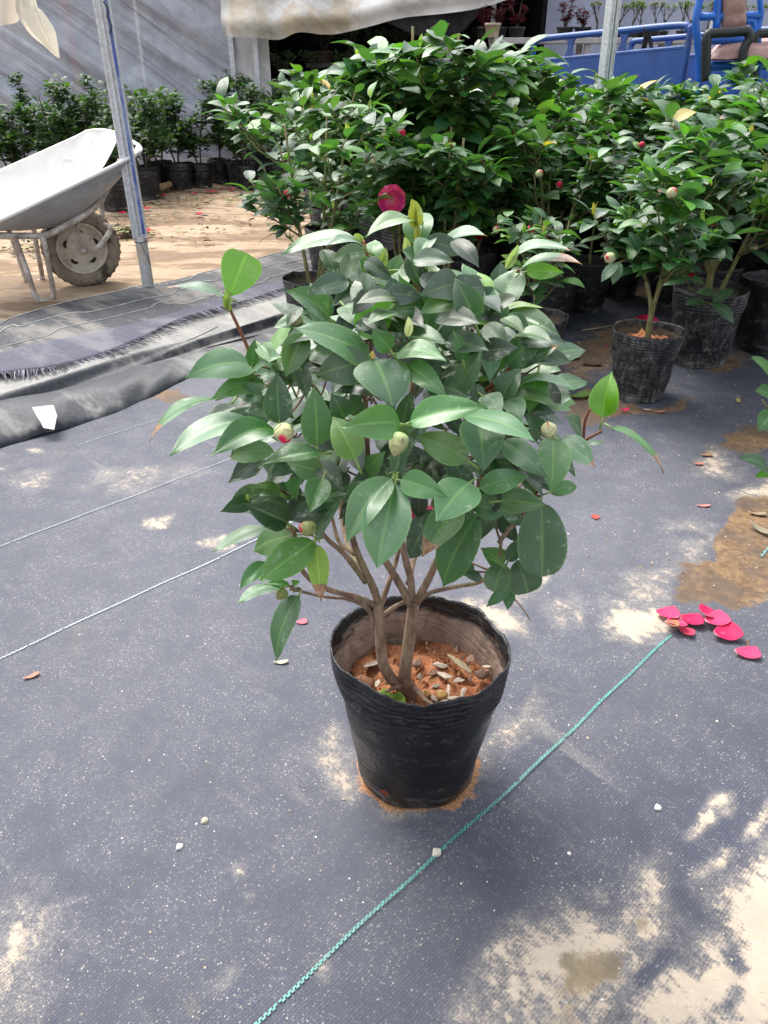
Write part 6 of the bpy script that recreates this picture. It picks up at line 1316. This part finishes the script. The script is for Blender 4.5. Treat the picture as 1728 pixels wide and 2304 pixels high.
def bare_mesh(seed):
    rg_ = random.Random(seed); tb_ = MB(); lb = MB()
    tube(tb_, [(0, 0, .05), (.01, 0, .15), (0, .01, .22)], .014, .010, 6, 6)
    def go(p, d, L, r, n):
        e = p + d * L; tube(tb_, [p, (p + e) / 2 + np.array([rg_.uniform(-1, 1), 0, 0]) * L * .08, e], r, r * .6, 4, 3)
        if n == 0:
            for k in range(4): q = p + (e - p) * rg_.random(); dv = norm(np.array([rg_.gauss(0, 1), rg_.gauss(0, 1), .5])); leaf(lb, q, q + dv * .02, np.array([0, -.5, 1.0]), .010, 0, 0, 0, 2, 1, rg_.choice([(.10, .15, .04), (.16, .19, .05), (.07, .11, .03)]))
            return
        for k in range(3): go(e, norm(d + np.array([rg_.uniform(-.55, .55), rg_.uniform(-.55, .55), rg_.uniform(-.05, .35)])), L * .72, r * .6, n - 1)
    for k in range(4): go(np.array([0, 0, .17]), norm(np.array([rg_.uniform(-.8, .8), rg_.uniform(-.6, .6), 1])), .10, .006, 3)
    return tb_.mesh('stem', DARKBARK), lb.mesh('foliage', LEAF2)
bv = [bare_mesh(3), bare_mesh(4)]
for i, px in enumerate([1340, 1398, 1422, 1446, 1470, 1500, 1532, 1560, 1590, 1625, 1665, 1700]):
    x = AT(px, 60, 8.3)[0]; o = tag(empty('bare_shrub', (float(x), 8.3 + (.08 if i % 2 else -.04), ZB + .004), i * 1.3), 'twiggy thin-leaved shrub %s from left behind the blue cart' % ordw[i], 'potted shrub', 'twiggy shrubs on the bench'); v = bv[i % 2]; o.scale = (.66,) * 3
    for nm, me in (('pot', pm3), ('stem', v[0]), ('foliage', v[1])): q = bpy.data.objects.new(nm, me); COL.objects.link(q); q.parent = o

# ------------------------------------------------------------------ blue cargo tricycle
blue = simple('blue_paint', (.012, .062, .25), .42, .5, 0, .15, 10, .08, .002, (.10, .11, .13), .45, 6, .55, .7); blue2 = simple('bright_blue_paint', (.015, .12, .50), .38, .5, 0, .12, 10, .05)
YL, YR = 6.6, 5.6
tri = tag(empty('cargo_tricycle', (2.1, 6.1, 0)), 'blue cargo tricycle with a railed load bed and pinkish-brown seat, parked behind the right block', 'tricycle'); tl = Vector(tri.location)
def TR(o, par=None):
    o.parent = par or tri; o.location = -tl if par is None else (0, 0, 0); return o
pL = AT(1202, 90, YL); pR = AT(1556, 55, YR); XL, XR = pL[0], pR[0]
def bp(s_, z, off=0.0):   # a point on the near bed side: s_ 0 left .. 1 right
    p = np.array([XL + (XR - XL) * s_, YL + (YR - YL) * s_, z]); nrm_ = norm(np.array([(YL - YR), (XR - XL), 0])); return p + nrm_ * off
zt0, zt1 = 1.125, 1.185; zb0, zb1 = .985, 1.065
def zt(s_): return zt0 + (zt1 - zt0) * s_
def zb(s_): return zb0 + (zb1 - zb0) * s_
for side, off in (('near', 0.0), ('far', 1.15)):
    mb = MB(); tube(mb, [bp(0, .45, off), bp(0, zt(0) - .06, off), bp(.012, zt(0) - .02, off), bp(.05, zt(0), off), bp(.5, zt(.5), off), bp(.93, zt(.93), off), bp(.985, zt(1) - .03, off), bp(1, zt(1) - .08, off), bp(1, .45, off)], .021, None, 10, 90); TR(mb.build('side_rail', blue))
    mb = MB(); A = []
    for s_ in (0.01, .99):
        for z in (.45, zb(s_)): A.append(bp(s_, z, off)); 
    nrm_ = norm(np.array([(YL - YR), (XR - XL), 0])) * .012; V = [a + nrm_ for a in A] + [a - nrm_ for a in A]; mb.add(V, [(0, 1, 3, 2), (4, 6, 7, 5), (0, 4, 5, 1), (2, 3, 7, 6), (0, 2, 6, 4), (1, 5, 7, 3)])
    tube(mb, [bp(0.01, zb(0), off), bp(.99, zb(1), off)], .016, None, 8, 4); TR(mb.build('side_panel', blue, smooth=False))
    for k, s_ in enumerate((.27, .62)):
        mb = MB(); w0 = .020; prof = [(0, 1.5), (.12, 1.5), (.3, .9), (.5, .7), (.7, .9), (.88, 1.5), (1, 1.5)]
        V = []
        for t, q in prof:
            z = zb(s_) + (zt(s_) - zb(s_)) * t
            for sg in (-1, 1): V.append(bp(s_ + sg * w0 * q, z, off - .008)); V.append(bp(s_ + sg * w0 * q, z, off + .008))
        Fs = []
        for i in range(len(prof) - 1):
            a = i * 4; b = a + 4; Fs += [(a, a + 2, b + 2, b), (a + 1, b + 1, b + 3, a + 3), (a, b, b + 1, a + 1), (a + 2, a + 3, b + 3, b + 2)]
        mb.add(V, Fs); TR(mb.build('rail_bracket', blue, smooth=False))
mb = MB(); A = [bp(0, .46, .0), bp(1, .46, 0), bp(1, .46, 1.15), bp(0, .46, 1.15)]; mb.add([a + np.array([0, 0, .0]) for a in A] + [a - np.array([0, 0, .04]) for a in A], [(0, 1, 2, 3), (7, 6, 5, 4), (0, 4, 5, 1), (1, 5, 6, 2), (2, 6, 7, 3), (3, 7, 4, 0)]); TR(mb.build('bed_floor', blue, smooth=False))
axd = norm(bp(1, 0) - bp(0, 0)); nd = norm(np.array([-(axd[1]), axd[0], 0])); nd = nd if nd[1] > 0 else -nd
def tri_wheel(c, r):
    mb = MB(); n = 36; prof = [(r * .75, -.045), (r * .92, -.05), (r, -.03), (r, .03), (r * .92, .05), (r * .75, .045), (.01, .03), (.01, -.03), (r * .75, -.045)]; V = []
    for (q, y) in prof:
        for k in range(n): th = 2 * math.pi * k / n; V.append(np.array(c) + axd * q * math.cos(th) + np.array([0, 0, 1]) * q * math.sin(th) + nd * y)
    mb.add(V, [(i * n + k, (i + 1) * n + k, (i + 1) * n + (k + 1) % n, i * n + (k + 1) % n) for i in range(len(prof) - 1) for k in range(n)]); TR(mb.build('wheel', tyre_m))
for off in (.05, 1.1): tri_wheel(bp(.35, .26, off), .26)
tri_wheel(bp(1.0, .26, .57) + axd * 1.35, .26)
# seat, seat frame and armrest in front of the bed
YS = 5.3; qs = lambda x, y, Y=YS: AT(1100 + x / 2.642, y / 2.642, Y)
mb = MB(); tube(mb, [qs(1270, -160), qs(1258, -20), qs(1232, 120), qs(1240, 240), qs(1250, 380), qs(1250, 700)], .021, None, 10, 30); tube(mb, [qs(1600, -160), qs(1612, 0), qs(1618, 90), qs(1600, 180), qs(1605, 300), qs(1605, 700)], .016, None, 10, 30)
tube(mb, [qs(1360, -160), qs(1362, 0), qs(1352, 185)], .022, None, 10, 8); tube(mb, [qs(1250, 100), qs(1620, 92)], .020, None, 8, 6); tube(mb, [qs(1245, 248), qs(1480, 238), qs(1610, 232)], .020, None, 8, 6); tube(mb, [qs(1520, 130), qs(1560, 125), qs(1580, 160), qs(1575, 260)], .020, None, 8, 10); tube(mb, [qs(1270, 395, YS), qs(1700, 385, YS)], .024, None, 8, 6)
tube(mb, [qs(1250, 700), qs(1700, 690)], .022, None, 8, 6); TR(mb.build('seat_frame', blue2))
vin = simple('brown_vinyl', (.36, .21, .19), .38, .5, 0, .12, 6, .5, .02, (.20, .12, .10), .4)
def pad(corners, thick, name, n=16, seams=(.4, .5)):
    A = np.zeros((n, n, 3)); B = np.zeros((n, n, 3)); c = [np.array(q) for q in corners]; nn = norm(np.cross(c[1] - c[0], c[3] - c[0])); nn = nn if nn[1] < 0 or nn[2] > .5 else -nn
    for i in range(n):
        for j in range(n):
            u, v = i / (n - 1), j / (n - 1); p = c[0] * (1 - u) * (1 - v) + c[1] * u * (1 - v) + c[2] * u * v + c[3] * (1 - u) * v; e = (16 * u * (1 - u) * v * (1 - v)) ** .25
            s_ = sum(.30 * math.exp(-((v - q) / .03) ** 2) for q in seams); A[i, j] = p + nn * thick * e * (1 - s_) + nn * .006 * sn(u * 9, v * 9, 3); B[i, j] = p - nn * .01
    mb = MB(); grid(mb, A); grid(mb, B, flip=True); return TR(mb.build(name, vin))
pad([qs(1385, 185), qs(1525, 170), qs(1535, -140), qs(1385, -140)], .05, 'seat_back', seams=(.28, .36))
pad([qs(1320, 350, YS - .1), qs(1780, 345, YS - .1), qs(1780, 275, YS + .2), qs(1320, 300, YS + .2)], .07, 'seat_cushion', seams=(.5,))
blk = simple('black_plastic_arm', (.014, .014, .016), .45, .5)
for dx, dY in ((0, -.12), (285, .0)):
    mb = MB(); tube(mb, [qs(1290 + dx, 480, YS + dY), qs(1292 + dx, 330, YS + dY), qs(1298 + dx, 215, YS + dY), qs(1330 + dx, 200, YS + dY), qs(1440 + dx, 192, YS + dY), qs(1535 + dx, 188, YS + dY), qs(1548 + dx, 230, YS + dY), qs(1525 + dx, 270, YS + dY), qs(1510 + dx, 340, YS + dY), qs(1500 + dx, 480, YS + dY)], .026, None, 10, 60); TR(mb.build('armrest', blk))
mb = MB(); tube(mb, [bp(.72, 1.06, .05), bp(.74, 1.15, .02), bp(.745, 1.17, -.01), bp(.77, 1.1, .02), bp(.80, .95, .05)], .018, .012, 7, 18); TR(mb.build('rope', simple('dark_rope', (.025, .025, .028), .8)))
TR(wallbox('tailgate', (0, 0, 0), (.001, .001, .001), blue, lambda o: o)) if False else None

# ------------------------------------------------------------------ cream cloth hanging at the top left
cream = attr_mat('cream_cloth', .75, .2, .08, 12, .35)
Yc = 3.4; qc = lambda x, y, Y=Yc: AT(x / 2.37, y / 2.37, Y)
hang = tag(empty('hanging_sheet', tuple(qc(60, -300))), 'cream plastic sheet hanging in folds with a pointed corner at the top left', 'sheet'); hl = Vector(hang.location)
def HG(o): o.parent = hang; o.location = -hl; return o
nx, nz = 26, 40; A = np.zeros((nx, nz, 3)); L_ = spline([qc(70, -330), qc(88, 0), qc(110, 90), qc(170, 185), qc(235, 245), qc(290, 290), qc(316, 310)], nz); R_ = spline([qc(190, -330), qc(200, 0), qc(235, 60), qc(265, 110), qc(288, 165), qc(300, 230), qc(318, 311)], nz)
for i in range(nx):
    for j in range(nz):
        s_ = i / (nx - 1); t = j / (nz - 1); k = math.sin(math.pi * t) ** .5; p = L_[j] * (1 - s_) + R_[j] * s_; p[1] -= .07 * math.sin(math.pi * s_) * k + .02 * math.sin(s_ * 13 + t * 5) * k; A[i, j] = p
mb = MB(); grid(mb, A, (.80, .74, .62, 0), flip=True); HG(mb.build('hanging_corner', cream))
A = np.zeros((nx, nz, 3)); lo = spline([qc(-260, 170), qc(-120, 165), qc(0, 155), qc(60, 140), qc(100, 112), qc(108, 60)], nx); hi = spline([qc(-260, -320), qc(-60, -320), qc(100, -320)], nx)
for i in range(nx):
    for j in range(nz):
        s_ = i / (nx - 1); t = j / (nz - 1); p = hi[i] * (1 - t) + lo[i] * t; p[1] += .03 * math.sin(s_ * 14 + t * 3) - .05 * t * math.sin(math.pi * s_); A[i, j] = p
mb = MB(); grid(mb, A, (.74, .68, .58, 0), flip=True); HG(mb.build('gathered_drape', cream))
zt_ = float(qc(0, -325)[2]); mb = MB(); tube(mb, [(-4, Yc, zt_), (-.9, Yc + .45, zt_)], .017, None, 10, 3); ob = mb.build('cross_tube', GALV); tag(ob, 'horizontal galvanised tube from which the cream sheet hangs', 'tube')
